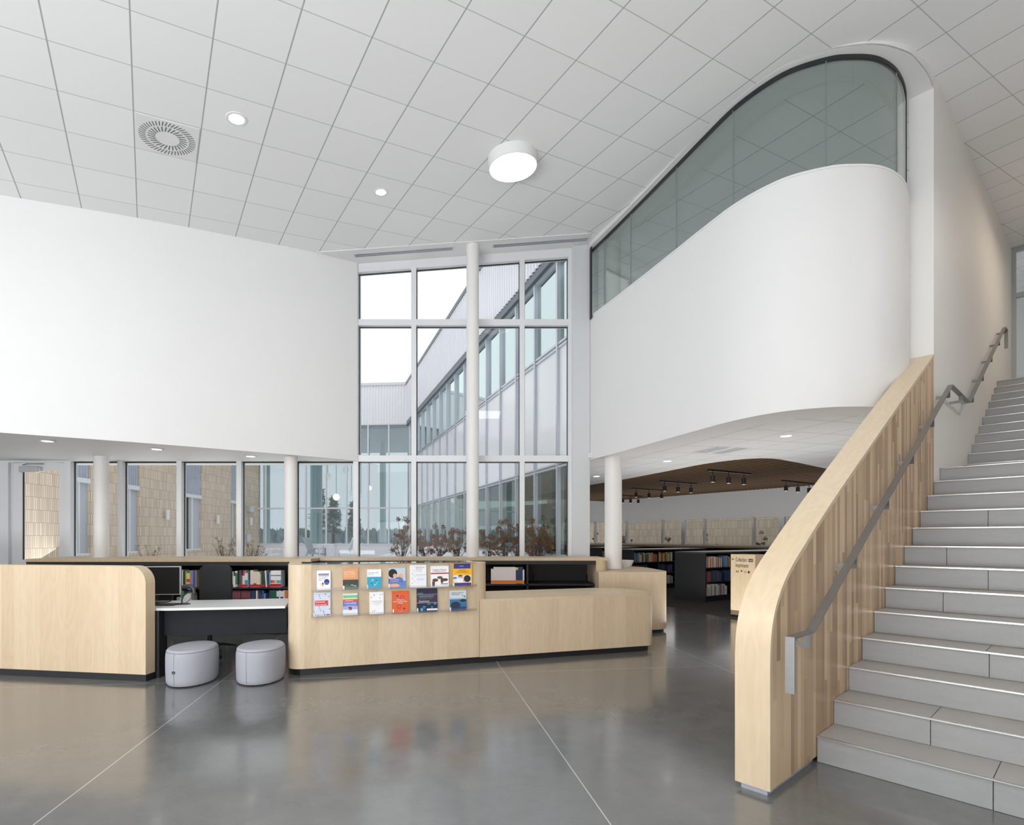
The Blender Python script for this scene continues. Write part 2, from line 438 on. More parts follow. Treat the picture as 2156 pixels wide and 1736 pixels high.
# ------------------------------------------------------------------ SETTING
# ground outside, floor
struct(MB().prism([(-80, 9.35), (1.6, 9.35), (-3.4, 25.6), (12, 25.7), (12, 45), (80, 60), (80, 160), (-80, 160)], .30, .40).build('ground', M['snow']))
struct(MB().prism([(-60, -60), (60, -60), (60, -6.0), (-60, -6.0)], -.12, -.04).build('ground_entrance', M['snow']))
fl = MB().prism([(-14, -6), (18, -6), (18, 9.3), (-14, 9.3)], -.12, 0)
fl.prism([(1.62, 9.3), (18, 9.3), (18, 26), (-3.0, 26)], -.12, 0)
struct(fl.build('floor', M['floor']))
struct(MB().prism([(4.70, 8.45), (4.435, 9.385), (3.924, 11.197), (3.40, 13.05), (2.9, 14.8), (1.6, 19), (1.0, 25.5), (14, 25.5), (14, 7.0), (7.5, 7.6), (5.3, 7.3)], .0, .008).build('floor_carpet', M['carpet']))

# sloping tile ceiling: local frame on the tile grid
ex = Vector((.85375549, .51290002, .08963886)); ey = Vector((-.51541326, .856922, .00581871)); ez = ex.cross(ey)
R3 = Matrix((ex, ey, ez)).transposed()
def ceil_local(x, y):
    z = cz(x, y); p = Vector((x, y, z))-CEIL_O; return (p.dot(ex), p.dot(ey), 0)
WALL_L = catmull([(-13.0, 2.55), (-8.6, 5.0), (-5.77, 6.60), (-4.54, 7.29), (-3.51, 7.95), (-2.75, 8.45), (-2.30, 8.77), (-1.97, 9.03)], 5)
poly = [(-13, -3.2), (17, -3.2), (17, 17), (10.0, 17), (9.6, 13.3), (8.9, 13.75), (2.4, 24.2), (1.6, 24.2), (1.6, 9.28), (-2.2, 9.28)]+[(x, y+.05) for x, y in WALL_L[::-1]]
loc = [ceil_local(x, y) for x, y in poly]
top = [(a, b, c-.0+.12) for a, b, c in loc]
n = len(poly)
cm = MB().add(loc+top, [tuple(range(n)), tuple(range(n, 2*n))]+[(i, (i+1) % n, n+(i+1) % n, n+i) for i in range(n)])
ceil = cm.build('ceiling', M['tile_ceiling']); ceil.matrix_world = Matrix.Translation(CEIL_O) @ R3.to_4x4()
struct(ceil)

# upper left wall (gently concave), soffit under it, wall below nothing: opens to the windows
low = 2.68
struct(MB().ribbon(WALL_L, .22, low, lambda x, y: cz(x, y)+.05).build('wall_left', M['white'], smooth=True))
struct(MB().prism([(x, y+.02) for x, y in WALL_L]+[(-1.9, 9.06), (-13, 9.06)], low+.004, low+.10).build('ceiling_soffit', M['white']))
struct(MB().prism([(-13, 2.55), (-13.2, 2.55), (-13.2, 9.3), (-13, 9.3)], 0, 3).build('wall_far_left', M['white']))
# plaster border of the ceiling in front of the tall window
struct(MB().prism([(-2.50, 8.570), (1.80, 8.612), (1.86, 8.95), (1.9, 9.3), (-2.3, 9.3), (-1.99, 9.05)], lambda x, y: cz(x, y)-.012, lambda x, y: cz(x, y)+.02).build('trim_1', M['white']))

# ---- window wall
def frame_window(name, x0, x1, bars_x, z0, ztop, bars_z, glasslab=None, gasket=True):
    g = MB(); m = MB(); k = MB()
    T = .04
    for bx in (bars_x[:-1] if name == 'window_2' else bars_x): m.box(bx-T, WY, z0-.06, bx+T, WY+.16, ztop(bx) if callable(ztop) else ztop)
    for bz in bars_z:
        m.box(x0, WY+.004, bz-.05, x1, WY+.156, bz+.05)
    zt = (lambda x: ztop(x)) if callable(ztop) else (lambda x: ztop)
    # sloped head
    m.prism_xz([(x0, zt(x0)-.13), (x1, zt(x1)-.13), (x1, zt(x1)+.02), (x0, zt(x0)+.02)], WY+.006, WY+.154)
    xs = sorted(bars_x); zs = sorted(bars_z)
    for a, b in zip(xs[:-1], xs[1:]):
        a2, b2 = a+T, b-T
        lev = [z for z in zs]+[None]
        for i in range(len(lev)-1):
            za = lev[i]+.05; zb = lev[i+1]-.05 if lev[i+1] is not None else None
            ta = zb if zb is not None else zt(a2)-.13; tb = zb if zb is not None else zt(b2)-.13
            if min(ta, tb)-za < .1: continue
            g.prism_xz([(a2, za), (b2, za), (b2, tb), (a2, ta)], WY+.112, WY+.122)
            e = .012
            k.prism_xz([(a2, za), (a2+e, za), (a2+e, ta), (a2, ta)], WY+.09, WY+.111)
            k.prism_xz([(b2-e, za), (b2, za), (b2, tb), (b2-e, tb)], WY+.09, WY+.111)
            k.prism_xz([(a2, ta-e), (b2, tb-e), (b2, tb), (a2, ta)], WY+.085, WY+.110)
    o = m.build(name, M['frame']); struct(o)
    g.build('window_pane', M['glass'], o); k.build('window_gasket', M['gasket'], o)
    return o
hz = lambda x: cz(x, WY)-.02
# tall window, right half of the wall
frame_window('window_1', wx(748), wx(1203), [wx(748.5), wx(871), wx(990), wx(1099.5), wx(1202)], 1.06, hz, [1.03, 2.72, 4.985])
# ribbon of windows left of it
lx = [wx(143), wx(252), wx(376.5), wx(502.5), wx(618), wx(748.5)]
frame_window('window_2', wx(143)-.04, wx(748.5)-.042, lx, 1.06, 2.80, [1.03, 2.72])
# sill wall below, pilaster on the right, lintel strip
struct(MB().box(wx(143), WY, 0, 1.56, WY+.2, .99).build('wall_back', M['white']))
pil = MB().box(1.585, 8.99, 0, 1.872, WY+.25, 6.25); pil.box(1.60, 8.985, 0, 1.62, 8.99, 6.24)
struct(pil.build('wall_pilaster', plain((.62, .64, .66), .4, var=.02)))
struct(MB().box(-13, WY+.17, 2.66, -2.0, WY+.4, 6.2).build('wall_back_upper', M['white']))
# glass door at the far left
d = MB().box(wx(0), WY, 0, wx(17), WY+.16, 2.70); d.box(wx(134)+.005, WY+.002, 0, wx(143)-.042, WY+.158, 2.655); d.box(wx(0)+.001, WY+.001, 2.656, wx(143)-.042, WY+.159, 2.75)
d.box(wx(17), WY+.06, 0, wx(17)+.03, WY+.2, 2.66)
door = d.build('door_1', M['frame']); struct(door)
lf = MB(); a, b = wx(25), wx(134)+.003
lf.box(a, WY+.03, .02, a+.15, WY+.08, 2.645); lf.box(b-.10, WY+.03, .02, b, WY+.08, 2.645); lf.box(a, WY+.032, 2.53, b, WY+.078, 2.645); lf.box(a, WY+.032, .02, b, WY+.078, 1.04)
leaf = lf.build('door_leaf', M['frame'], door)
MB().box(a+.15, WY+.05, 1.04, b-.10, WY+.06, 2.53).build('door_glass', M['glass'], door)
MB().box(a+.15, WY+.04, 1.04, a+.17, WY+.05, 2.53).build('door_gasket', M['gasket'], door)
cl = MB().box(wx(43), WY-.04, 2.49, wx(81), WY+.03, 2.585); cl.box(wx(81), WY-.03, 2.50, wx(87), WY+.03, 2.575)
c0 = cl.build('door_closer', M['alu'], door, bevel=.004); c0['label'] = 'grey metal door closer body'
MB().tube([(wx(50), WY-.02, 2.61), (wx(66), WY-.10, 2.62), (wx(92), WY-.0, 2.63)], .009).build('closer_arm', M['steel'], c0)

# ---- lamps and fittings in the ceilings
def on_ceiling(name, label, cat, x, y, dz=0, group=None):
    o = thing(name, label, cat, group=group)
    o.matrix_world = Matrix.Translation((x, y, cz(x, y)-dz)) @ R3.to_4x4(); return o
def downlight(lab, x, y, z=None, r=.085, group=None, R=None):
    if z is None: t = on_ceiling('downlight', lab, 'ceiling light', x, y, 0, group)
    else: t = thing('downlight', lab, 'ceiling light', (x, y, z), group=group)
    MB().lathe([(r*.82, -.004), (r, -.008), (r*1.18, -.006), (r*1.2, 0), (r*.82, .001)], n=28).build('trim_ring', M['white'], t, smooth=True)
    MB().cyl((0, 0), r*.86, -.005, -.002, 28).build('diffuser', M['lamp_small'], t)
    return t
downlight('larger bright recessed downlight right of the round slotted air diffuser', -2.489, 5.653, r=.088)
downlight('small recessed downlight between the slotted air diffuser and the big round lamp', -1.247, 7.116, r=.078)
rl = on_ceiling('round_ceiling_lamp', 'large round white surface mounted lamp glowing under the sloping tile ceiling', 'ceiling light', .435, 6.60)
MB().lathe([(.285, -.13), (.295, -.126), (.295, 0), (.2, 0)], n=48).build('lamp_housing', M['white'], rl, smooth=True)
MB().cyl((0, 0), .284, -.131, -.122, 48).build('diffuser', M['lamp'], rl)
df = on_ceiling('air_diffuser', 'square ceiling panel with a ring of radial air slots', 'air vent', -3.322, 5.844)
# centre it on its tile
lc = ceil_local(-3.322, 5.844); i0 = (math.floor(lc[0]/TILE)+.5)*TILE; j0 = (math.floor(lc[1]/TILE)+.5)*TILE
df.matrix_world = Matrix.Translation(CEIL_O) @ R3.to_4x4() @ Matrix.Translation((i0, j0, 0))
MB().box(-.292, -.292, -.006, .292, .292, -.001).build('panel', M['white'], df)
sl = MB()
for nn, r0, r1, wd in ((48, .205, .272, .011), (28, .115, .190, .013)):
    for k in range(nn):
        A = 2*math.pi*k/nn
        m4 = Matrix.Rotation(A, 4, 'Z') @ Matrix.Translation((r0, 0, 0)) @ Matrix.Rotation(.35, 4, 'Z')
        sl.box(0, -wd/2, -.0075, r1-r0, wd/2, -.0062, mat=m4)
sl.build('air_slots', plain((.17, .175, .18), .7), df)
for (xa, ya, xb, yb, lab) in ((-1.966, 8.774, -.374, 8.765, 'left one of two long thin slot diffusers above the tall window'), (.261, 8.799, 1.80, 8.832, 'right one of two long thin slot diffusers above the tall window')):
    t = thing('slot_diffuser', lab, 'air vent')
    m = MB(); s2 = MB()
    for k, dd in enumerate((-.035, .015)):
        y0 = ya+dd
        m.add([(xa, y0-.012, cz(xa, y0)-.0145), (xb, y0-.012, cz(xb, y0)-.0145), (xb, y0+.032, cz(xb, y0)-.0145), (xa, y0+.032, cz(xa, y0)-.0145)], [(0, 1, 2, 3)])
        s2.add([(xa+.02, y0, cz(xa, y0)-.0165), (xb-.02, y0, cz(xb, y0)-.0165), (xb-.02, y0+.014, cz(xb, y0)-.0165), (xa+.02, y0+.014, cz(xa, y0)-.0165)], [(0, 1, 2, 3)])
    m.build('vent_frame', M['alu'], t); s2.build('slots', plain((.22, .23, .25), .6), t)
for (x, y, lab) in ((-5.653, 7.18, 'recessed downlight in the low left soffit, nearest the glass door'), (-4.6, 7.84, 'recessed downlight in the low left soffit above the wide second window'), (-3.533, 8.532, 'recessed downlight in the low left soffit, closest to the tall window')):
    downlight(lab, x, y, low, .075)
for (x, y, lab) in ((3.993, 7.025, 'recessed downlight under the mezzanine, nearest the wooden stair guard'), (3.278, 9.352, 'recessed downlight under the mezzanine, just right of the white column'), (2.578, 11.69, 'recessed downlight under the mezzanine, left of the white column')):
    downlight(lab, x, y, 2.72, .075)

# ---- columns
def column(x, y, r, z0, z1, lab):
    m = MB().cyl((x, y), r, z0, z1, 40); o = m.build('column', M['column'], smooth=True)
    return tag(o, lab, 'column')
column(-5.92, 8.60, .105, 0, low+.01, 'round white column in front of the leftmost windows, nearest the glass door')
column(-2.945, 8.64, .10, 0, low+.01, 'round white column left of the tall window, in front of the low windows')
column(-.06, 8.72, .10, 0, cz(-.06, 8.72)-.006, 'tall round white column rising to the sloping ceiling before the tall window')
column(2.19, 8.72, .135, .905, 2.70, 'round white column standing through the wooden counter under the mezzanine')

# ---- mezzanine: curved parapet, glass, bulkhead
PC = catmull([(1.872, 9.02), (2.22, 7.93), (2.52, 6.93), (2.67, 6.42), (2.84, 5.93), (3.11, 5.54), (3.45, 5.36), (3.70, 5.325), (3.95, 5.345), (4.20, 5.45), (4.42, 5.61), (4.60, 5.79), (4.685, 5.905)], 6)
par = MB().ribbon(PC, .11, 2.69, 5.055); par.ribbon(offset(PC, -.006), .125, 5.035, 5.058)
struct(par.build('wall_mezzanine', M['white'], smooth=True))
GT = offset(PC, .03)
gl = struct(MB().ribbon(GT, .012, 5.058, 6.125).build('window_3', M['glass_balcony'], smooth=True))
MB().ribbon(offset(GT, -.008), .03, 6.118, 6.155).build('window_head_channel', M['gasket'], gl)
jm = MB()
def near(x, y, P):
    return min(range(len(P)), key=lambda i: (P[i][0]-x)**2+(P[i][1]-y)**2)
for (x, y) in ((2.228, 7.936), (2.527, 6.952), (2.855, 5.987), (3.452, 5.372), (4.266, 5.547)):
    i = near(x, y, GT); jm.cyl(GT[i], .006, 5.058, 6.12, 8)
jm.build('window_joint', plain((.20, .23, .22), .5), gl)
jb = MB(); jb.box(1.868, 8.90, 5.0, 1.892, 9.0, 6.155); p = GT[-1]; jb.cyl((p[0]-.012, p[1]-.02), .012, 5.0, 6.155, 10)
jb.build('window_jamb', M['gasket'], gl)
FASC = catmull([(1.854, 8.95), (2.19, 7.93), (2.49, 6.93), (2.64, 6.42), (2.80, 5.93), (3.06, 5.52), (3.30, 5.37), (3.45, 5.305), (3.70, 5.262), (3.845, 5.256), (4.0, 5.275), (4.18, 5.324), (4.30, 5.373), (4.434, 5.456), (4.62, 5.583), (4.826, 5.753)], 6)
INNER = catmull([(2.25, 9.1), (2.312, 8.676), (2.703, 7.648), (3.077, 6.449), (3.31, 5.95), (3.526, 5.74), (3.773, 5.66), (4.063, 5.699), (4.334, 5.857), (4.521, 6.0), (4.75, 6.17), (4.916, 6.10+.02)], 6)
bk = MB().ribbon(FASC, .05, 6.155, lambda x, y: cz(x, y)+.03); bk.ribbon(INNER, -.03, 6.155, lambda x, y: cz(x, y)+.03)
bk.prism(FASC+[stxy(3.56, -.2)]+INNER[::-1], 6.157, 6.175)
struct(bk.build('trim_2', M['white'], smooth=True))
# lower soffit band and tile ceiling under the mezzanine
BAND = catmull([(2.25, 9.05), (2.507, 8.432), (2.836, 7.611), (3.03, 6.906), (3.181, 6.385), (3.34, 6.03), (3.52, 5.80), (3.72, 5.70), (3.95, 5.69), (4.2, 5.80), (4.55, 6.1)], 6)
struct(MB().prism(offset(PC, .05)+BAND[::-1], 2.692, 2.76).build('trim_3', M['white']))
ARCH = catmull([(1.6, 18.6), (2.25, 15.7), (2.836, 13.727), (3.305, 12.469), (3.772, 10.842), (4.069, 9.75), (4.45, 9.163), (4.886, 9.05), (5.45, 9.42), (6.664, 10.391), (8.6, 12.0), (11, 14)], 6)
lib = MB().prism([(1.66, 9.31), (1.9, 8.9)]+BAND+[stxy(3.56, -.22), stxy(11.5, -.22), (13, 13.5)]+ARCH[::-1]+[(-.9, 18.6)], 2.72, 2.80)
lo = lib.build('ceiling_library', M['lib_ceiling']); struct(lo)
# rotate tile grid of that ceiling via local frame
rz = math.radians(15.2); Rm = Matrix.Rotation(rz, 4, 'Z'); lo.data.transform(Rm.inverted()); lo.matrix_world = Rm
# slatted wooden ceiling
UD = Vector((.848, .530, 0)); VD = Vector((-.530, .848, 0)); RU = math.atan2(UD.y, UD.x)
slt = MB()
AUV = [(p[0]*UD.x+p[1]*UD.y, p[0]*VD.x+p[1]*VD.y) for p in ARCH]
UW = 8.53*UD.x+13.9*UD.y-.02
def arch_u(v):
    for (u0, v0), (u1, v1) in zip(AUV[:-1], AUV[1:]):
        if v0 >= v > v1 and v0 > v1: return u0+(u1-u0)*(v0-v)/(v0-v1)
    return 8.75
k = 0
v = 4.75; back = []
while v < 14.5:
    ua = arch_u(max(v, 5.12))-.06
    slt.box(ua, v, .0, UW, v+.055, .045); back.append((ua+.0, v)); v += .12
slt.prism([(UW, 4.75), (UW, 14.5)]+back[::-1], .046, .07, mi=1)
so = slt.build('ceiling_slats', [M['slat'], M['slat_back']], loc=(0, 0, 2.7245), rot=(0, 0, RU)); struct(so)
# slab above / upper floor
slab = MB().prism(offset(PC, .10)+[stxy(3.56, -.24), stxy(11.2, -.24), stxy(11.2, 2.6), (17, 17), (10.0, 17), (9.6, 13.3), (8.9, 13.75), (2.4, 24.2), (-.6, 24), (1.64, 9.4), (1.9, 9.0)], 3.0, 3.98)
struct(slab.build('floor_upper', M['white']))
column(2.21, 8.85, .135, 3.98, cz(2.21, 8.85)-.01, 'round white column upstairs behind the curved glass')
# stair wall
T0, T1 = 3.558, 10.82
sw = MB(); a = [stxy(T0, 0), stxy(T1, 0), stxy(T1, -.209), stxy(T0, -.209)]
sw.prism(a, 0, lambda x, y: cz(x, y)+.05)
struct(sw.build('wall_stair', M['white_warm']))
struct(MB().prism([stxy(-9, 2.5), stxy(15, 2.5), stxy(15, 2.7), stxy(-9, 2.7)], 0, lambda x, y: cz(x, y)+.05).build('wall_right', M['white_warm']))
struct(MB().prism([stxy(14.8, -4), stxy(14.8, 2.5), stxy(15, 2.5), stxy(15, -4)], 3.98, lambda x, y: cz(x, y)+.05).build('wall_upper_room', M['white']))
# glazed partition at the top of the stair
gp = MB()
for u in (.02, 1.2, 2.4): gp.prism([stxy(10.70, u-.03), stxy(10.82, u-.03), stxy(10.82, u+.04), stxy(10.70, u+.04)], 3.98, cz(*stxy(10.8, u))-.01)
for z in (4.05, 6.02): gp.prism([stxy(10.71, 0), stxy(10.81, 0), stxy(10.81, 2.45), stxy(10.71, 2.45)], z-.04, z+.04)
gp.prism([stxy(10.71, 0), stxy(10.81, 0), stxy(10.81, 2.45), stxy(10.71, 2.45)], lambda x, y: cz(x, y)-.09, lambda x, y: cz(x, y)-.005)
g2 = struct(gp.build('window_4', plain((.42, .44, .45), .35, metal=.3)))
MB().prism([stxy(10.75, .05), stxy(10.76, .05), stxy(10.76, 2.4), stxy(10.75, 2.4)], 4.09, lambda x, y: cz(x, y)-.09).build('window_pane', M['glass'], g2)
t = thing('pendant_lamp', 'small glowing pendant lamp in the upper room beyond the top of the stairs', 'lamp', (14.0, 14.1, cz(14, 14.1)))
MB().tube([(0, 0, 0), (0, 0, -1.75)], .008).build('cord', M['steel'], t)
MB().lathe([(.02, -1.75), (.10, -1.82), (.16, -1.95), (.13, -2.02), (0, -2.05)], n=24).build('lamp_shade', M['lamp_warm'], t, smooth=True)

# ---- library far window wall
WA = Vector((8.53, 13.9, 0)); WD = Vector((-.53, .848, 0))       # runs away to the left
RW = math.atan2(WD.y, WD.x)
wm = MB().box(-1.2, -.15, 1.985, 16, 0, 2.82)     # local x along WD ; y negative = outside
wm2 = MB().box(-1.2, -.15, 0, 16, 0, 1.10)
struct(wm.build('wall_library_upper', M['white'], loc=WA, rot=(0, 0, RW)))
struct(wm2.build('wall_library_lower', M['charcoal'], loc=WA, rot=(0, 0, RW)))
struct(MB().box(-1.2, -.12, 1.10, 16, .35, 1.16).build('trim_sill', M['birch_side'], loc=WA, rot=(0, 0, RW)))
fm = MB().box(-1.2, -.12, 1.955, 16, -.02, 1.99); fm.box(-1.2, -.12, 1.16, 16, -.02, 1.19)
for k in range(0, 10):
    fm.box(k*1.55-.03, -.12, 1.16, k*1.55+.03, -.02, 1.99)
    if k % 2 == 0: fm.box(k*1.55+.7, -.13, 1.16, k*1.55+.84, -.06, 1.99)
w5 = struct(fm.build('window_5', M['frame'], loc=WA, rot=(0, 0, RW)))
MB().box(-1.2, -.075, 1.19, 16, -.065, 1.955).build('window_pane', M['glass'], w5)

# ------------------------------------------------------------------ STAIRS
stair = thing('staircase', 'wide straight staircase in grey porcelain tile with thin metal nosings', 'staircase', tuple(P0), RZ)
SW = 2.46
def tstep(i): return (i-1)*RUN+(LAND if i >= 14 else 0)
joints = {1: .811, 2: .505, 4: .696, 6: .369, 7: .59, 8: .295, 10: .488}
body = [(0.02, 0)]
for i in range(1, 25):
    t = tstep(i); nx = tstep(i+1) if i < 24 else t+2.2
    j = joints.get(i, .9+((i*37) % 11)*.06)
    z0 = (i-1)*RS; z1 = i*RS
    r = MB(); g = .002
    r.box(t+.012, -(j-g), z0+.002, t+.03, -.003, z1-.012); r.box(t+.012, -SW, z0+.002, t+.03, -(j+g), z1-.012)
    r.build('riser', M['stair_riser'], stair)
    d = MB(); j2 = j if i in (1, 2) else j-.02
    d.box(t+.008, -(j2-g), z1-.012, nx+.02, -.003, z1); d.box(t+.008, -SW, z1-.012, nx+.02, -(j2+g), z1)
    d.build('tread', M['stair_tread'], stair)
    q = MB(); q.box(t, -SW, z1-.009, t+.008, -.003, z1+.0015); q.box(t+.0, -SW, z1-.002, t+.012, -.003, z1+.0012)
    q.build('nosing', plain((.62, .62, .61), .25, metal=.85), stair)
    body += [(t+.031, z0 if i > 1 else 0), (t+.031, z1-.013)]
body += [(tstep(24)+2.2, 24*RS-.013), (tstep(24)+2.2, 0)]
MB().prism_xz(body[1:], -SW, -.004).build('stair_body', plain((.10, .10, .10), .9), stair)

# stair guard
guard = thing('stair_guard', 'thick birch clad stair guard sweeping down to a rounded end post', 'railing', tuple(P0), RZ)
prof = [(3.553, 3.345), (2.77, 2.940), (1.945, 2.513), (1.355, 2.206), (.808, 1.922), (.384, 1.700), (.157, 1.575), (-.06, 1.455), (-.22, 1.362), (-.37, 1.275), (-.50, 1.185), (-.60, 1.090), (-.672, .985), (-.712, .87), (-.725, .75), (-.725, .035)]
prof = [prof[0]]+catmull(prof[1:-1], 4)+[prof[-1]]
inn = offset(prof, .028)
inn = offset(prof, .028) if offset(prof, .028)[5][1] < prof[5][1] else offset(prof, -.028)
cap = MB(); n = len(prof)
yA, yB = -.004, .184
vs = []
for p, q in zip(prof, inn): vs += [(p[0], yA, p[1]), (p[0], yB, p[1]), (q[0], yB, q[1]), (q[0], yA, q[1])]
fs = [(i*4+k, i*4+4+k, i*4+4+(k+1) % 4, i*4+(k+1) % 4) for i in range(n-1) for k in range(4)]+[(0, 1, 2, 3), (n*4-1, n*4-2, n*4-3, n*4-4)]
def m_cap():
    t = NT('birch cap'); x, y, z = t.sep(t.coord())
    s = t.math('ADD', x, t.math('MULTIPLY', z, 1.0))
    g1 = t.noise(t.comb(t.math('MULTIPLY', y, 34), t.math('MULTIPLY', s, 1.3), 0.0), 1.0, 5, .6)
    g2 = t.noise(t.comb(t.math('MULTIPLY', y, 6), t.math('MULTIPLY', s, 1.4), 2.0), 1.0, 2)
    wv = t.math('MULTIPLY', t.math('ABSOLUTE', t.math('SUBTRACT', t.math('FRACT', t.math('MULTIPLY', g2, 9.0)), .5)), .55)
    t.base(t.mix(t.math('SUBTRACT', t.math('ADD', t.math('MULTIPLY', g1, .65), wv), .1), (.70, .575, .41, 1), (.575, .445, .29, 1)))
    t.set(Roughness=.33); return t.m
cap.add(vs, fs).build('guard_cap', m_cap(), guard, smooth=True)
MB().prism_xz(inn+[(3.553, .035)], 0, .18).build('side_panel', M['planks'], guard)['label'] = 'side panel of mixed darker and lighter birch planks'
pl = MB().box(-.70, .02, .0, -.0, .16, .034)
pl.build('guard_plinth', plain((.50, .53, .60), .4, metal=.3), guard)

# handrail
hr = thing('handrail', 'flat brushed steel handrail bracketed along the stair guard and white wall', 'handrail', tuple(P0), RZ)
path = [(-.72, .588), (-.72, .888), (-.42, .888), (3.80, 3.045), (4.96, 3.045), (8.50, 4.845), (8.74, 4.845), (8.74, 4.55)]
def flatbar(path, w_, th, y):
    m = MB(); P = path; n = len(P); off = []
    for i in range(n):
        def nrm(a, b):
            dx, dz = b[0]-a[0], b[1]-a[1]; L = math.hypot(dx, dz); return (-dz/L, dx/L)
        if i == 0: nn = nrm(P[0], P[1])
        elif i == n-1: nn = nrm(P[-2], P[-1])
        else:
            a = nrm(P[i-1], P[i]); b = nrm(P[i], P[i+1]); s = (a[0]+b[0], a[1]+b[1]); L = math.hypot(*s); c = (s[0]/L, s[1]/L)
            k = 1/max(.3, c[0]*a[0]+c[1]*a[1]); nn = (c[0]*k, c[1]*k)
        off.append((P[i][0]-nn[0]*th, P[i][1]-nn[1]*th))
    vs = []
    for p, q in zip(P, off): vs += [(p[0], y-w_/2, p[1]), (p[0], y+w_/2, p[1]), (q[0], y+w_/2, q[1]), (q[0], y-w_/2, q[1])]
    fs = [(i*4+k, i*4+4+k, i*4+4+(k+1) % 4, i*4+(k+1) % 4) for i in range(n-1) for k in range(4)]+[(0, 1, 2, 3), (n*4-1, n*4-2, n*4-3, n*4-4)]
    return m.add(vs, fs)
flatbar(path, .046, .011, -.1).build('rail', M['steel'], hr)
def railz(t):
    for a, b in zip(path[1:-2], path[2:-1]):
        if a[0] <= t <= b[0]: return a[1]+(b[1]-a[1])*(t-a[0])/(b[0]-a[0])
    return .888
for t in (-.46, .387, 1.205, 2.02, 2.853, 3.663, 4.42, 5.22, 6.05, 6.90, 7.75, 8.55):
    z = railz(t)-.012; b = MB()
    b.box(t-.003, -.118, z-.082, t+.003, -.082, z+.004)
    b.box(t-.003, -.082, z-.082, t+.003, -.001, z-.050)
    b.build('bracket', M['steel_dark'], hr)

# ------------------------------------------------------------------ DESKS
# display and low counter block, local x along its front, y back
A0 = Vector((-1.753, 5.55, 0)); RD = math.atan2(.298, .9545)
desk = thing('service_counter', 'long birch service counter with a taller leaflet display end and black plinth', 'counter', tuple(A0), RD)
def ring_wall(poly, th):
    return offset(poly, th)
XR = 4.21; DP = .86
# tall front with rounded left corner and rounded right end
tall = []
for i in range(9):
    a = math.radians(180+90*i/8); tall.append((-.06+.14*math.cos(a)+.10-.06, .14+.14*math.sin(a)))
tall = [(-.16, 1.02)]+[(-.16+.14-.14*math.cos(math.radians(90*i/8)), .14-.14*math.sin(math.radians(90*i/8))) for i in range(9)]
tx1 = 1.985
for i in range(13):
    a = math.radians(-90+180*i/12); tall.append((tx1-.14+.14*math.cos(a), .14+.14*math.sin(a)))
tall += [(-.03, .28), (-.03, 1.02)]
MB().prism(tall, .072, 1.13).build('display_front', M['birch'], desk, smooth=True)
# low counter
lowp = [(1.875, 0)]+rrect(1.0, 0, XR, DP, (.17, .50, 0, 0), 12)[:26]+[(1.875, DP)]
lowp = [p for p in lowp if p[0] >= 1.875]
top = MB().prism(lowp, .690, .716); top.build('countertop', M['birch_y'], desk, smooth=True)
MB().prism(offset(lowp, .001), .068, .690).build('counter_body', M['birch'], desk, smooth=True)
sm = MB().box(1.872, -.0012, .068, 1.8745, .02, .70); sm.build('panel_joint', plain((.22, .16, .10), .8), desk)
pp = [(-.125, .97), (-.125, .14), (-.10, .08), (-.04, .03)]+[(x-(.03 if x > 2 else 0), y) for x, y in rrect(-.02, .028, XR-.02, DP-.06, (.15, .46, 0, 0), 10) if not (x < .1)]+[(-.04, DP-.06), (-.04, .95)]
MB().prism(pp, 0, .068).build('plinth', M['plinth'], desk, smooth=True)
# staff side worktop edge inside the display end (shelf behind the front)
MB().box(-.03, .30, .66, 1.6, .60, .69).build('staff_shelf', M['worktop'], desk)

# leaflet holder
DT = Matrix.Translation(A0) @ Matrix.Rotation(RD, 4, 'Z'); DTi = DT.inverted()
def on_front(px, py, yo=0.0):
    """point of the display front (local x, z) seen at a pixel"""
    o = DTi @ Vector((0, 0, EYE)); d = DTi.to_3x3() @ Vector(((px-CX)/FPX, 1, -(py-CY)/FPX))
    k = (yo-o.y)/d.y; p = o+d*k; return p.x, p.z
hx0, hz0 = on_front(655, 1301, -.04); hx1, hz1 = on_front(1003, 1186, -.04)
_, hm0 = on_front(655, 1245, -.04)
hold = thing('leaflet_holder', 'clear acrylic two-tier book holder fixed to the birch counter front', 'display rack', tuple(A0), RD)
hz0 = .600; hm0 = .868; hz1 = 1.135
b = MB().box(hx0, -.004, hz0, hx1, -.001, hz1); b.build('back_panel', M['acrylic'], hold)
for z in (hz0, hm0):
    MB().box(hx0, -.055, z, hx1, -.004, z+.005).build('shelf', M['acrylic_edge'], hold)
    MB().box(hx0, -.058, z, hx1, -.055, z+.028).build('front_lip', M['acrylic_edge'], hold)
for x in (hx0, hx1-.004):
    MB().box(x, -.055, hz0, x+.004, -.004, hz1).build('side_panel', M['acrylic'], hold)
MB().box(hx0-.0, -.06, hz1, hx1, .27, hz1+.004).build('top_sheet', m_glass('clear acrylic', (.9, .9, .9, 1), .25), hold)

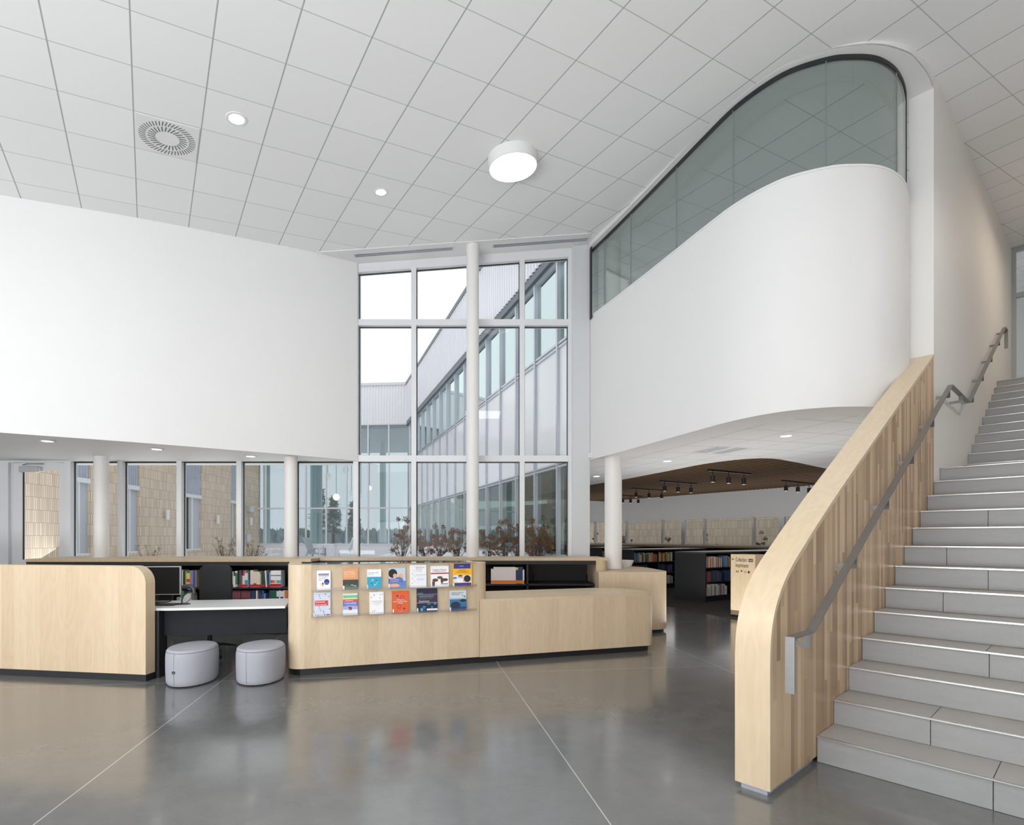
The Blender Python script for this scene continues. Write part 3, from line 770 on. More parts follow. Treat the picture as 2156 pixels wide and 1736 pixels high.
INK = rgb(40, 40, 60); WHT = rgb(240, 240, 242); NAVY = rgb(44, 54, 120); RED = rgb(200, 40, 50)
def cover_book(px0, px1, py0, py1, tier, label, base, rects, texts, lean=.05, th=.018, extra=None):
    x0, _ = on_front(px0, (py0+py1)/2, -.03); x1, _ = on_front(px1, (py0+py1)/2, -.03)
    _, za = on_front((px0+px1)/2, py1, -.03); _, zb = on_front((px0+px1)/2, py0, -.03)
    zbase = (hz0 if tier == 2 else hm0)+.0055
    wd, ht = x1-x0, zb-za
    loc = DT @ Vector((x0, -.032, zbase))
    t = thing('display_book', label, 'book', tuple(loc), RD, 'books shown face out in the acrylic holder')
    Lm = Matrix.Rotation(-lean, 4, 'X')
    cv = MB().box(0, 0, 0, wd, .0015, ht); cv.box(0, th-.0015, 0, wd, th, ht); cv.box(0, 0, 0, .002, th, ht)
    pg = MB().box(.002, .0016, .002, wd-.003, th-.0016, ht-.003)
    parts = [cv.build('cover', base, t), pg.build('pages', rgb(235, 230, 218), t)]
    by = {}
    for (u0, v0, u1, v1, mt) in rects: by.setdefault(mt.name, (mt, []))[1].append(('r', u0, v0, u1, v1))
    for e in (extra or []): by.setdefault(e[-1].name, (e[-1], []))[1].append(('e',)+tuple(e[:-1]))
    art = MB(); mats = []; lay = 0
    seq = [('r',)+tuple(r) for r in rects]+[('e',)+tuple(e) for e in (extra or [])]
    for q in seq:
        mt = q[-1]
        if mt not in mats: mats.append(mt)
        lay += 1; yy = -.0003-lay*.00008; mi = mats.index(mt)
        if q[0] == 'r':
            art.add([(q[1]*wd, yy, q[2]*ht), (q[3]*wd, yy, q[2]*ht), (q[3]*wd, yy, q[4]*ht), (q[1]*wd, yy, q[4]*ht)], [(0, 1, 2, 3)], mi)
        else:
            cxx, cyy, rx, ry = q[1:5]; n = 20
            cl = lambda v, m: min(max(v, 0.01), m)
            art.add([(cl((cxx+rx*math.cos(2*math.pi*i/n)), .99)*wd, yy, cl(cyy+ry*math.sin(2*math.pi*i/n), .99)*ht) for i in range(n)], [tuple(range(n))], mi)
    if seq: parts.append(art.build('cover_art', mats, t))
    for (s_, u, v, sz, al, mt) in texts:
        parts.append(text_part('cover_title', [(s_, u*wd, v*ht, sz*ht, al, .92, -.0022)], mt, t))
    for o in parts: o.data.transform(Lm)
    return t
O_, K_ = rgb(224, 160, 105), rgb(62, 66, 66)
cover_book(667, 696, 1201, 1242, 1, 'white book with a purple round badge, first on the upper holder tier', WHT, [(.12, .74, .88, .84, rgb(90, 80, 160)), (.24, .2, .45, .36, rgb(220, 215, 235)), (.38, .16, .5, .26, rgb(240, 205, 110))],
           [('UNDERSTANDING', .14, .765, .072, 'LEFT', WHT), ("de l'interrogatoire", .12, .66, .075, 'LEFT', NAVY), ('à la rédaction', .12, .57, .07, 'LEFT', NAVY), ('clinique', .12, .49, .07, 'LEFT', NAVY), ('NOUVEAU', .56, .34, .05, 'LEFT', WHT)], extra=[(.72, .41, .20, .15, rgb(52, 48, 140)), (.44, .32, .05, .07, rgb(40, 36, 50))])
cover_book(722, 754, 1197, 1241, 1, 'orange and dark grey book with a green field photo, upper holder tier', O_, [(0, 0, 1, .46, K_)]+[(.1+.1*i, .05, .14+.1*i, .14+.03*((i*3) % 4), rgb(110, 140, 90)) for i in range(9)]+[(0, .0, .1, .17, WHT)],
           [('RETHINKING', .06, .79, .09, 'LEFT', WHT), ('SMALL STATES', .06, .69, .09, 'LEFT', WHT), ('Approaches and evidence', .06, .61, .055, 'LEFT', WHT)], extra=[(.6, .2, .1, .03, rgb(150, 170, 130)), (.8, .16, .12, .03, rgb(150, 170, 130))])
cover_book(773, 803, 1199, 1239.5, 1, 'white over turquoise book with a dotted ring on the cover, upper tier', WHT, [(0, 0, 1, .61, rgb(45, 165, 200)), (0, 0, .06, .2, WHT)],
           [('Psychologie sociale', .08, .8, .075, 'LEFT', rgb(60, 130, 160)), ('de la santé', .08, .72, .065, 'LEFT', rgb(60, 130, 160))],
           extra=[(.5+.2*math.cos(a*.7), .33+.14*math.sin(a*.7), .045, .03, [rgb(170, 190, 210), rgb(60, 70, 110), rgb(180, 90, 110), WHT][a % 4]) for a in range(9)])
SK = rgb(225, 175, 145)
cover_book(818, 854, 1195, 1237.5, 1, 'book whose cover shows a dark haired carer with an older patient, upper tier', rgb(190, 205, 215), [(0, .0, 1, .35, rgb(90, 130, 195)), (0, .28, .85, .46, rgb(120, 90, 170)), (0, 0, .08, .2, WHT)],
           [('Soins infirmiers', .1, .385, .075, 'LEFT', WHT), ('et vieillissement', .1, .31, .07, 'LEFT', WHT)], extra=[(.68, .66, .2, .19, rgb(205, 205, 210)), (.72, .58, .15, .14, SK), (.25, .72, .26, .22, rgb(30, 28, 30)), (.38, .6, .12, .11, SK), (.6, .42, .22, .12, rgb(80, 120, 190)), (.35, .12, .3, .09, SK)])
cover_book(863, 898, 1189, 1236.5, 1, 'tall white book with faint red and blue line drawing, upper tier', WHT, [(.34, .53, .98, .57, rgb(205, 210, 215)), (.36, .13, .96, .5, rgb(232, 236, 245))],
           [('Biochemistry', .36, .85, .08, 'LEFT', rgb(120, 110, 170)), ('laboratory', .36, .78, .07, 'LEFT', rgb(150, 140, 190)), ('techniques', .36, .71, .07, 'LEFT', rgb(150, 140, 190)), ('Second edition', .44, .34, .055, 'LEFT', rgb(120, 110, 190))],
           extra=[(.15+.07*((i*5) % 3), .2+.07*i, .03, .018, [rgb(210, 90, 90), rgb(150, 200, 205), rgb(170, 180, 190)][i % 3]) for i in range(9)])
BR = rgb(95, 70, 58)
cover_book(907, 945, 1191, 1235, 1, 'white book showing joined brown hands under a red stripe, upper tier', WHT, [(0, .61, 1, .665, rgb(165, 45, 55)), (.55, .12, .95, .15, rgb(30, 30, 30))],
           [('Leading and Managing', .1, .79, .085, 'LEFT', K_), ('in Canadian Nursing', .12, .71, .08, 'LEFT', K_)], extra=[(.15, .15, .08, .16, BR), (.25, .32, .16, .08, BR), (.5, .44, .15, .07, rgb(110, 85, 75)), (.62, .3, .08, .14, BR), (.78, .33, .18, .07, rgb(85, 62, 52))])
YL = rgb(240, 180, 40)
cover_book(953, 994, 1185, 1233.5, 1, 'yellow and navy book with a doctor and patient photo, last on the upper tier', YL, [(.06, .76, .93, .98, rgb(52, 60, 150)), (.05, .16, .95, .48, rgb(220, 228, 235)), (.08, .01, .95, .14, rgb(50, 55, 145)), (0, 0, .09, .12, WHT)],
           [('MANUEL', .36, .85, .05, 'LEFT', WHT), ('MÉDECINE', .3, .66, .075, 'LEFT', rgb(120, 70, 20)), ('DE LA VIOLENCE', .2, .58, .075, 'LEFT', rgb(120, 70, 20))], extra=[(.4, .38, .12, .09, SK), (.38, .25, .2, .1, WHT), (.4, .45, .12, .03, rgb(90, 60, 40)), (.75, .32, .18, .15, rgb(50, 42, 40)), (.12, .36, .1, .04, rgb(60, 120, 200)), (.58, .24, .04, .04, rgb(220, 90, 90))])
cover_book(660, 696, 1248, 1298, 2, 'pale blue book of scattered small figures with a red title, lower tier start', rgb(205, 212, 228), [(.08, .44, .86, .66, rgb(205, 60, 65)), (0, 0, .1, .17, WHT)]+[(.75, .03, .95, .09, rgb(205, 60, 65))],
           [('Immunité', .12, .57, .11, 'LEFT', WHT), ('et la société', .12, .46, .1, 'LEFT', WHT)], extra=[((.1+.31*i) % .95, (.07+.171*i) % .95, .03, .022, [rgb(70, 85, 130), rgb(110, 120, 150), rgb(40, 50, 60)][i % 3]) for i in range(24) if not .4 < ((.07+.171*i) % .95) < .7])
cover_book(722, 753, 1250, 1295, 2, 'book in green, red and blue bands titled Counselling, lower tier', rgb(225, 228, 240), [(.02, .80, 1, .93, rgb(120, 195, 120)), (.02, .74, 1, .80, rgb(200, 225, 205)), (0, .62, 1, .74, rgb(205, 95, 80)), (0, .42, 1, .62, rgb(108, 115, 195)), (0, .26, 1, .42, rgb(165, 172, 220)), (.38, .24, .6, .38, rgb(70, 60, 55))],
           [('Facilitation', .16, .65, .09, 'LEFT', WHT), ('Counselling', .1, .52, .125, 'LEFT', WHT), ('Theory and practice', .26, .44, .05, 'LEFT', WHT)], extra=[(.53, .34, .05, .03, RED), (.44, .29, .05, .03, rgb(170, 160, 60))])
cover_book(778, 808, 1247, 1293.5, 2, 'plain white book with tiny grey sketches, lower tier', WHT, [(.6, 0, .99, .04, rgb(225, 225, 230))],
           [('Psychopharmacologie', .14, .56, .06, 'LEFT', rgb(150, 150, 160)), ('pour les thérapeutes', .2, .48, .055, 'LEFT', rgb(150, 150, 160)), ('et la clinique', .28, .41, .05, 'LEFT', rgb(150, 150, 160))], extra=[(.33, .85, .03, .03, rgb(80, 90, 110)), (.75, .86, .03, .02, rgb(120, 120, 150)), (.9, .88, .02, .04, rgb(130, 140, 160)), (.14, .75, .05, .03, rgb(190, 195, 205)), (.74, .72, .02, .03, rgb(130, 130, 170)), (.22, .12, .02, .04, rgb(200, 110, 120)), (.36, .15, .03, .02, rgb(80, 90, 100))])
OR = rgb(222, 98, 52)
cover_book(826, 861, 1245, 1291, 2, 'orange book of psycho-criminology with dark blue dots, lower tier', OR, [(.02, .02, .09, .18, WHT)],
           [('Manuel de', .28, .58, .085, 'LEFT', WHT), ('psycho-criminologie', .06, .505, .085, 'LEFT', WHT), ('clinique', .33, .43, .085, 'LEFT', WHT), ('DUNOD', .42, .06, .045, 'LEFT', WHT)], extra=[(.31, .78, .055, .04, rgb(40, 40, 95)), (.72, .2, .055, .04, rgb(40, 40, 95)), (.6, .7, .14, .1, rgb(190, 75, 60)), (.6, .7, .08, .055, OR), (.4, .3, .14, .11, rgb(190, 75, 60)), (.4, .3, .08, .06, OR)])
DV = rgb(62, 50, 72)
cover_book(878, 921, 1239, 1288, 2, 'dark violet exam review book with turquoise squares, lower tier', rgb(38, 40, 70), [(0, .4, 1, .74, DV), (0, .385, 1, .395, WHT), (0, .745, 1, .752, WHT), (.04, .77, .3, .82, rgb(60, 130, 110)), (0, 0, .06, .17, WHT), (.48, .06, 1, .14, rgb(235, 232, 240)), (.18, .04, .28, .17, rgb(70, 190, 200)), (.3, .1, .42, .24, rgb(60, 80, 150)), (.28, .2, .42, .25, rgb(60, 150, 175)), (.5, .3, .66, .37, rgb(50, 120, 130)), (.7, .16, .76, .24, rgb(60, 150, 190)), (.82, .31, .94, .36, rgb(70, 165, 200))],
           [('Comprehensive Review for the', .1, .66, .055, 'LEFT', WHT), ('NCLEX-RN', .1, .55, .13, 'LEFT', rgb(75, 140, 135)), ('Examination', .1, .43, .1, 'LEFT', WHT)])
BL = rgb(58, 115, 165)
cover_book(947, 982, 1243, 1285, 2, 'blue book with dark pebbles in calm water, last on the lower tier', rgb(205, 212, 220), [(0, 0, 1, .62, BL), (0, 0, 1, .2, rgb(42, 75, 125)), (0, .56, 1, .62, rgb(150, 175, 200)), (0, 0, .07, .17, WHT)],
           [('MENTAL HEALTH', .12, .86, .085, 'LEFT', K_), ('EMERGENCY', .12, .78, .08, 'LEFT', K_)], extra=[(.35, .28, .3, .17, rgb(42, 52, 68)), (.8, .5, .19, .075, rgb(36, 46, 60)), (.9, .7, .05, .03, rgb(36, 46, 60)), (.78, .75, .04, .02, rgb(36, 46, 60))])

# left reception screen
E0 = Vector((-3.236, 5.33, 0)); RE = math.atan2(-.153, .988)
scr = thing('reception_screen', 'tall birch reception screen with a rounded top corner on a black plinth', 'counter', tuple(E0), RE)
L = 5.2; zt = 1.13; r = .17
prf = [(-L, .068), (0, .068)]+[(-r+r*math.cos(math.radians(90*i/12)), zt-r+r*math.sin(math.radians(90*i/12))) for i in range(13)]+[(-L, zt)]
MB().prism_xz(prf, 0, .125).build('front_panel', M['birch'], scr, smooth=True)
MB().box(-L, .008, 0, -.003, .12, .068).build('plinth', M['plinth'], scr)
# staff desk between the two
wk = thing('staff_desk', 'white topped staff desk with charcoal modesty panel between the birch counters', 'desk', (0, 0, 0))
MB().prism(catmull([(-4.0, 5.60), (-3.24, 5.475), (-2.9, 5.50), (-2.4, 5.575), (-1.985, 5.655)], 4)+[(-2.16, 6.38), (-2.9, 6.22), (-3.7, 6.10), (-4.6, 6.0), (-4.6, 5.70)], .675, .70).build('worktop', M['worktop'], wk, bevel=.003)
MB().ribbon([(-3.19, 5.565), (-2.9, 5.575), (-2.4, 5.645), (-1.995, 5.73)], .02, .41, .675).build('modesty_panel', M['charcoal'], wk)
MB().box(-3.55, 5.475, 0, -3.19, 5.62, .674).build('end_support', M['plinth'], wk)

# monitor, keyboard, scanner
mo = thing('monitor', 'black computer monitor with thin silver bezel behind the birch screen', 'monitor', (-3.50, 5.93, .70), .08)
b = MB().box(-.27, 0, .085, .27, .03, .395); b.build('bezel', M['alu'], mo, bevel=.003)
MB().box(-.262, -.0015, .095, .258, 0, .387).build('screen', plain((.012, .013, .016), .15), mo)
MB().box(-.03, .02, .02, .03, .04, .2).build('stand_neck', M['plastic'], mo)
MB().box(-.12, -.06, 0, .12, .12, .012).build('stand_base', M['plastic'], mo, bevel=.004)
kb = MB().box(-3.42, 5.66, .701, -3.155, 5.80, .716); tag(kb.build('keyboard', M['plastic'], bevel=.004), 'black keyboard end poking out on the white worktop', 'keyboard')
cb = MB().tube(catmull([(-3.17, 5.72, .706), (-3.12, 5.74, .706), (-3.09, 5.82, .72), (-3.08, 5.88, .76), (-3.085, 5.9, .80)], 5), .003, 6)
tag(cb.build('cable', M['plastic'], smooth=True), 'thin black cable curling behind the keyboard on the white worktop', 'cable')
sc = thing('barcode_scanner', 'black barcode scanner on a curved gooseneck stand on the white desk', 'scanner', (-3.115, 5.80, .70))
MB().lathe([(.0, 0), (.068, 0), (.066, .008), (.03, .016), (0, .017)], n=28, sy=.75).build('stand_base', M['plastic'], sc, smooth=True)
MB().tube(catmull([(-.02, 0, .01), (-.02, 0, .05), (.0, 0, .095), (.05, 0, .13), (.075, 0, .15)], 5), .0085, 10).build('gooseneck', M['plastic'], sc, smooth=True)
hd = MB().tube(catmull([(-.02, 0, .185), (.03, 0, .195), (.075, 0, .192), (.10, 0, .165), (.112, 0, .12)], 4), [.013, .015, .016, .017, .018, .019, .02, .021, .022, .022, .022, .021, .020, .019, .018, .017, .016][:17], 10)
hd.build('scanner_head', plain((.03, .032, .036), .4), sc, smooth=True)
MB().box(.045, -.012, .155, .08, .012, .168).build('scanner_trigger', rgb(40, 50, 130), sc)

# ottomans
def ottoman(x, y, label, dot):
    t = thing('ottoman', label, 'stool', (x, y, 0), math.radians(96), 'grey oval ottomans')
    a, b = .295, .225
    prof = [(.0, .012), (.93, .012), (.97, .03), (.985, .06), (1, .16), (1, .27), (.985, .305), (.955, .332), (.90, .345), (.6, .350), (0, .352)]
    MB().lathe([(r*a, z) for r, z in prof], n=56, sy=b/a).build('upholstery', M['fabric'], t, smooth=True)
    ring = [(a*.972*math.cos(2*math.pi*i/60), b*.972*math.sin(2*math.pi*i/60), .3245) for i in range(61)]
    MB().tube(ring, .0022, 5).build('top_seam', M['seam'], t)
    for k, ang in enumerate((math.radians(165), math.radians(-70), math.radians(60))):
        A = ang
        MB().tube([(a*1.0*math.cos(A)*s_, b*1.0*math.sin(A)*s_, z) for s_, z in ((.975, .03), (1.001, .1), (1.002, .27), (.985, .31), (.965, .328))], .0018, 5).build('side_seam', M['seam'], t)
    if dot:
        A = math.radians(165)
        MB().box(a*math.cos(A)-.012, b*math.sin(A)-.012, .14, a*math.cos(A)+.004, b*math.sin(A)+.012, .162).build('zip_tab', M['plastic'], t)
    f = MB()
    for k in range(4):
        A = math.pi/4+k*math.pi/2; f.cyl((a*.7*math.cos(A), b*.7*math.sin(A)), .015, 0, .014, 10)
    f.build('feet', M['plastic'], t)
ottoman(-2.795, 5.37, 'grey oval ottoman with a small black zip tab, beside the birch screen', True)
ottoman(-2.145, 5.43, 'grey oval ottoman without tab, beside the leaflet display counter', False)

# office chair
ch = thing('office_chair', 'black fabric office chair with tall backrest behind the staff desk', 'chair', (-3.25, 6.78, 0), math.radians(8))
bp = rrect(-.185, .56, .20, 1.07, (.06, .09, .09, .06), 6); 
bkm = MB().prism_xz(bp, -.02, .03); bkm.build('backrest', M['chair'], ch, bevel=.012, smooth=True)
MB().prism(rrect(-.25, -.46, .25, .02, (.08, .08, .08, .08), 6), .43, .50).build('seat', M['chair'], ch, bevel=.015)
MB().tube([(0, 0, .46), (0, .06, .50), (0, .05, .75)], .02, 8).build('back_bar', M['plastic'], ch)
MB().cyl((0, -.2), .028, .10, .44, 16).build('gas_lift', M['plastic'], ch, smooth=True)
for k in range(5):
    A = math.radians(20+72*k); dx, dy = math.cos(A), math.sin(A)
    lg = MB().tube([(0, -.2, .12), (dx*.15, -.2+dy*.15, .115), (dx*.30, -.2+dy*.30, .085)], [.024, .02, .014], 8).build('base_leg', M['plastic'], ch, smooth=True)
    MB().cyl((0, 0), .028, -.018, .018, 14, mat=Matrix.Translation((dx*.31, -.2+dy*.31, .028)) @ Matrix.Rotation(A, 4, 'Z') @ Matrix.Rotation(math.pi/2, 4, 'X')).build('caster', M['plastic'], lg)

# ------------------------------------------------------------------ CREDENZAS with books
def bookcase(name, label, x0, x1, yf, yb, z_shelves, right_end=False, dividers=()):
    t = thing(name, label, 'bookcase')
    xr = x1+(.17 if right_end else 0)
    c = MB().box(x0, yf, 1.055, xr, yb, 1.098)
    c.build('top', M['birch_side'], t)
    k = MB().box(x0, yb-.02, .0, x1, yb, 1.055); k.build('back', M['black'], t)
    MB().box(x0, yf+.01, 1.0, x1, yf+.025, 1.055).build('top_rail', M['black'], t)
    MB().box(x0, yf+.03, 0, x1, yb-.02, .08).build('plinth', M['plinth'], t)
    for z in z_shelves: MB().box(x0+.0, yf+.02, z-.025, x1, yb-.02, z).build('shelf', M['black'], t)
    for x in dividers: MB().box(x-.012, yf+.02, .08, x+.012, yb-.02, 1.054).build('divider', M['black'], t)
    if right_end:
        MB().prism(rrect(x1, yf, xr, yb, (.08, .0, 0, 0), 6), 0, 1.055).build('end_panel', M['birch_side'], t, smooth=True)
    return t
YL1, YR1 = 7.90, 8.30
bookcase('bookcase', 'low black bookcase with birch top under the left windows behind the desk', wx(48)*YL1/WY+.04, -2.40, YL1, 8.46, (.40, .685), dividers=(-4.42, -3.68, -3.63, -2.62))
bookcase('bookcase', 'low black bookcase with birch top under the tall window', -2.39, (1255-CX)/FPX*YR1, YR1, 8.98, (.40, .700, ), True, (.78, ))
# one continuous birch window ledge behind them
tag(MB().box(wx(150), 8.462, 1.05, -2.40, WY-.002, 1.096).build('window_ledge', M['birch_side']), 'long birch window ledge between the left bookcase and the low windows', 'ledge')

def book(x, y, z, wd, ht, dp, mat, label, group, tagm=None, band=None, tagh=.035, lean=0, rz=0):
    o = MB().box(-wd/2, 0, 0, wd/2, dp, ht)
    o = o.build('book', mat); o.location = (x, y, z); o.rotation_euler = (0, lean, rz)
    tag(o, label, 'book', group)
    if tagm is not None:
        MB().box(-wd/2-.0003, -.0012, .004, wd/2+.0003, .0, .004+tagh).build('spine_label', tagm, o)
    if band is not None:
        for (v0, v1, m) in band:
            MB().box(-wd/2*.98, -.001, ht*v0, wd/2*.98, .0, ht*v1).build('spine_band', m, o)
    return o
C = dict(cream=rgb(228, 218, 205), white=rgb(232, 230, 232), maroon=rgb(92, 38, 50), lilac=rgb(200, 188, 205), black=rgb(28, 28, 32), green=rgb(70, 130, 80), lime=rgb(110, 180, 90), yellow=rgb(225, 205, 90),
         purple=rgb(150, 120, 175), blue=rgb(50, 85, 160), tan=rgb(175, 150, 115), navy=rgb(35, 60, 95), slate=rgb(75, 85, 105), orange=rgb(215, 120, 60), red=rgb(200, 60, 55), teal=rgb(60, 165, 160), sky=rgb(110, 160, 210),
         darkteal=rgb(30, 85, 90), darkgreen=rgb(30, 95, 75), pink=rgb(232, 222, 220), brown=rgb(90, 60, 45), grey=rgb(140, 140, 145))
RL = rgb(190, 25, 45); BLb = rgb(150, 205, 220); OL = rgb(228, 120, 40)
def book_row(spec, x, yf, z, where, group, depth=.17, gap=.0008, hscale=1):
    i = 0
    for s in spec:
        if s is None or isinstance(s, float): x += s or .01; continue
        col, wd, ht = s[0], s[1], s[2]*hscale
        k = dict(s[3]) if len(s) > 3 else {}
        desc = k.pop('d', ''); lean = k.pop('lean', 0)
        cname = {'lime': 'bright green', 'sky': 'light blue', 'darkteal': 'dark teal', 'darkgreen': 'dark green', 'pink': 'pale pinkish'}.get(col, col)
        lab = '%s book%s, %s from left %s' % (cname, desc, ORD[i], where)
        book(x+wd/2+abs(lean)*ht/2*0, yf, z+.0006, wd, ht, depth, C[col], lab, group, lean=lean, **k)
        x += wd+gap+(abs(math.sin(lean))*ht if lean else 0); i += 1
    return x
def X_at(px, y): return (px-CX)/FPX*y
R_ = {'tagm': RL}
yb1 = YL1+.035
book_row([('maroon', .03, .235, R_), ('lilac', .062, .25, {'tagm': BLb, 'tagh': .05}), ('black', .03, .235, R_), ('lime', .018, .235, {'tagm': BLb}), ('yellow', .05, .24, {'tagm': RL, 'tagh': .045, 'band': [(.3, .5, C['red']), (.85, 1, C['green'])]}),
          ('purple', .045, .24, R_), ('blue', .034, .245, {}), ('tan', .012, .245, {})], X_at(372, yb1), yb1, .685, 'on top shelf left of office chair', 'books on the shelf left of the office chair')
book_row([('grey', .05, .14), ('green', .05, .235, {'band': [(.0, .55, C['white'])]}), ('cream', .03, .19), ('white', .04, .2), ('cream', .04, .19)], X_at(372, yb1), yb1, .40, 'on lower shelf left of office chair', 'books on the lower shelf left of the office chair')
setb = lambda c: {'tagm': RL, 'tagh': .045, 'band': [(.25, .42, C[c]), (.68, .73, C['brown'])], 'd': ' with %s spine band' % c}
book_row([('cream', .022, .225, R_), ('white', .028, .16, {}), ('green', .030, .235, {'tagm': BLb, 'band': [(.88, 1, C['white'])]}), .006, ('black', .022, .215, R_), ('slate', .030, .245, R_), ('orange', .016, .17, R_), ('white', .030, .24, {'tagm': RL, 'band': [(.7, 1, C['red'])]}),
          ('white', .042, .205, {'tagm': RL, 'band': [(.2, .5, C['teal'])]}), ('sky', .012, .2, {}), ('maroon', .024, .22, {'tagm': RL, 'band': [(.15, .5, C['slate'])]}), ('cream', .044, .245, R_), ('cream', .044, .225, {'tagm': RL, 'tagh': .052}), ('cream', .044, .225, R_),
          ('yellow', .016, .205, R_), ('green', .012, .19, R_), ('navy', .046, .21, R_), .012, ('cream', .022, .24, {'lean': -.06}), ('navy', .016, .22, R_), ('sky', .020, .22, R_)]+[('white', .029, .24, setb(c)) for c in ('red', 'orange', 'yellow', 'teal', 'sky')],
         X_at(488, yb1), yb1, .685, 'on top shelf right of office chair', 'books on the top shelf right of the office chair')
mb = {'band': [(.38, .46, C['white']), (.55, .9, rgb(130, 70, 80))]}; mt = {'band': [(.38, .46, C['teal']), (.55, .9, rgb(130, 70, 80))]}
book_row([('maroon', .042, .235, mb)]*3+[('black', .012, .23)]+[('maroon', .042, .235, mt)]*3+[('black', .012, .235), ('navy', .036, .235), ('navy', .034, .235), ('white', .020, .235), ('red', .018, .17), ('darkteal', .046, .175), ('blue', .028, .235),
          ('sky', .022, .19), ('black', .05, .17), ('navy', .022, .24), ('darkgreen', .042, .24), ('darkgreen', .042, .24), ('navy', .036, .24, {'band': [(.6, .95, C['white'])]}), ('white', .02, .24), ('navy', .042, .24, {'band': [(.6, .95, C['white'])]}), ('white', .018, .24), ('orange', .044, .24),
          ('navy', .036, .24), ('lime', .016, .21)], X_at(488, yb1), yb1, .40, 'on lower shelf right of office chair', 'books on the lower shelf right of the office chair')
tag(MB().box(X_at(617.5, yb1), yb1, .686, X_at(617.5, yb1)+.03, yb1+.17, .91).build('book', C['sky']), 'light blue book standing apart, half hidden by the display counter end', 'book', 'books on the top shelf right of the office chair')
yb2 = YR1+.035; ob = {'tagm': OL, 'tagh': .048}
book_row([('pink', .037, .225, ob)]+[('pink', .037, .255, ob)]*9+[('navy', .035, .25, {'tagm': OL, 'tagh': .048, 'band': [(.85, 1, C['yellow'])]}), ('navy', .035, .255, {'tagm': OL, 'tagh': .048}), ('navy', .035, .255, {'tagm': OL, 'tagh': .048}), ('white', .022, .215, ob)],
         X_at(1034, yb2), yb2, .70, 'on shelf right of leaflet display', 'orange labelled books under the tall window')
for k, px in enumerate((1125, 1240)):
    be = MB().box(0, 0, 0, .003, .12, .13); be.box(0, 0, 0, .10, .12, .002)
    o = be.build('bookend', M['charcoal'], loc=(X_at(px, yb2), yb2+.1, .7006)); tag(o, 'black metal bookend on the empty shelf, %s' % ('nearer the books' if k == 0 else 'nearer the right birch end panel'), 'bookend', 'bookends on the empty shelf')

# second counter under the mezzanine, with bowl
C2 = thing('counter', 'birch counter with a rounded right end around the white column', 'counter', (0, 0, 0))
def c2poly(e):
    q = rrect(1.80+e, 8.02+e, 2.885-e, 9.85-e, (.30, .75, 0, 0), 12)
    return q[:26]+[(2.005+e, 9.85-e), (2.005+e, 8.285-e), (1.80+e, 8.285-e), (1.80+e, 8.02+e)]
MB().prism(c2poly(0), .87, .90).build('countertop', M['birch_y'], C2, smooth=True)
MB().prism(c2poly(.001), .05, .87).build('counter_body', M['birch'], C2, smooth=True)
MB().prism(c2poly(.03), 0, .05).build('plinth', M['plinth'], C2, smooth=True)
tag(MB().lathe([(.0, 0), (.10, 0), (.105, .01), (.15, .11), (.152, .125), (.14, .125), (.095, .012), (0, .012)], n=28).build('bowl', plain((.8, .8, .82), .3), loc=(2.50, 9.20, .9005), smooth=True), 'white flared bowl on the birch counter right of the column', 'bowl')

# ------------------------------------------------------------------ LIBRARY SHELVING
BKC = ['cream', 'white', 'tan', 'orange', 'red', 'blue', 'navy', 'grey', 'cream', 'lilac', 'brown', 'darkteal', 'white', 'black', 'sky', 'green', 'yellow']
def stack_unit(pos, width, length, label, short, fills, endmat='black', zt=1.08):
    """pos = right front corner (x,y) of the end panel; local x runs along the row, local y to the far side"""
    t = thing('library_shelving', label, 'bookcase', (pos[0], pos[1], .008), RU)
    MB().box(0, 0, 0, .03, width, zt-.03).build('end_panel', M[endmat], t)
    MB().box(0, -.005, zt-.03, length, width, zt).build('top', plain((.05, .052, .055), .38, name='black top'), t)
    MB().box(.03, width/2-.01, .1, length, width/2+.01, zt-.03).build('back', M['black'], t)
    MB().box(.03, .02, 0, length, width-.02, .12).build('plinth', M['plinth'], t)
    zs = (.12, .43, .74)
    for z in zs[1:]: MB().box(.03, .01, z-.02, length, width-.01, z).build('shelf', M['black'], t)
    for x in (1.0, 2.0, 3.0): 
        if x < length: MB().box(x-.01, .0, .12, x+.01, width, zt-.03).build('divider', M['black'], t)
    T = Matrix.Translation((pos[0], pos[1], .008)) @ Matrix.Rotation(RU, 4, 'Z')
    for si, (z, spans) in enumerate(zip(zs[::-1], fills)):
        i = 0
        for (xa, xb, pal) in spans:
            x = xa
            while x < xb and i < 40:
                wd = random.uniform(.022, .045); ht = random.uniform(.19, .25); col = random.choice(pal)
                p = T @ Vector((x+wd/2, .025, z+.0006))
                lean = .12 if (si == 2) else 0
                book(p.x, p.y, p.z+(wd/2*math.sin(lean)), wd, ht, .2, C[col], '%s book, %s from left, %s shelf of %s' % (col, ORD[i], ('top', 'middle', 'bottom')[si], short), 'books on %s, %s shelf' % (short, ('top', 'middle', 'bottom')[si]), rz=RU, lean=0)
                x += wd+.002; i += 1
    return t
light = ['cream', 'white', 'tan', 'orange', 'cream', 'grey', 'red', 'cream']
darkp = ['navy', 'blue', 'black', 'darkteal', 'navy', 'red', 'slate']
pale = ['cream', 'tan', 'grey', 'white', 'cream', 'lilac']
mixp = BKC
stack_unit((4.946, 11.77), .79, 4.2, 'black library shelving row with a plain black end panel beside the sign', 'the shelving row beside the wooden sign', [[(.05, .62, light), (.78, .95, mixp)], [(.05, .62, darkp), (.74, .95, darkp)], [(.05, .80, pale)]])
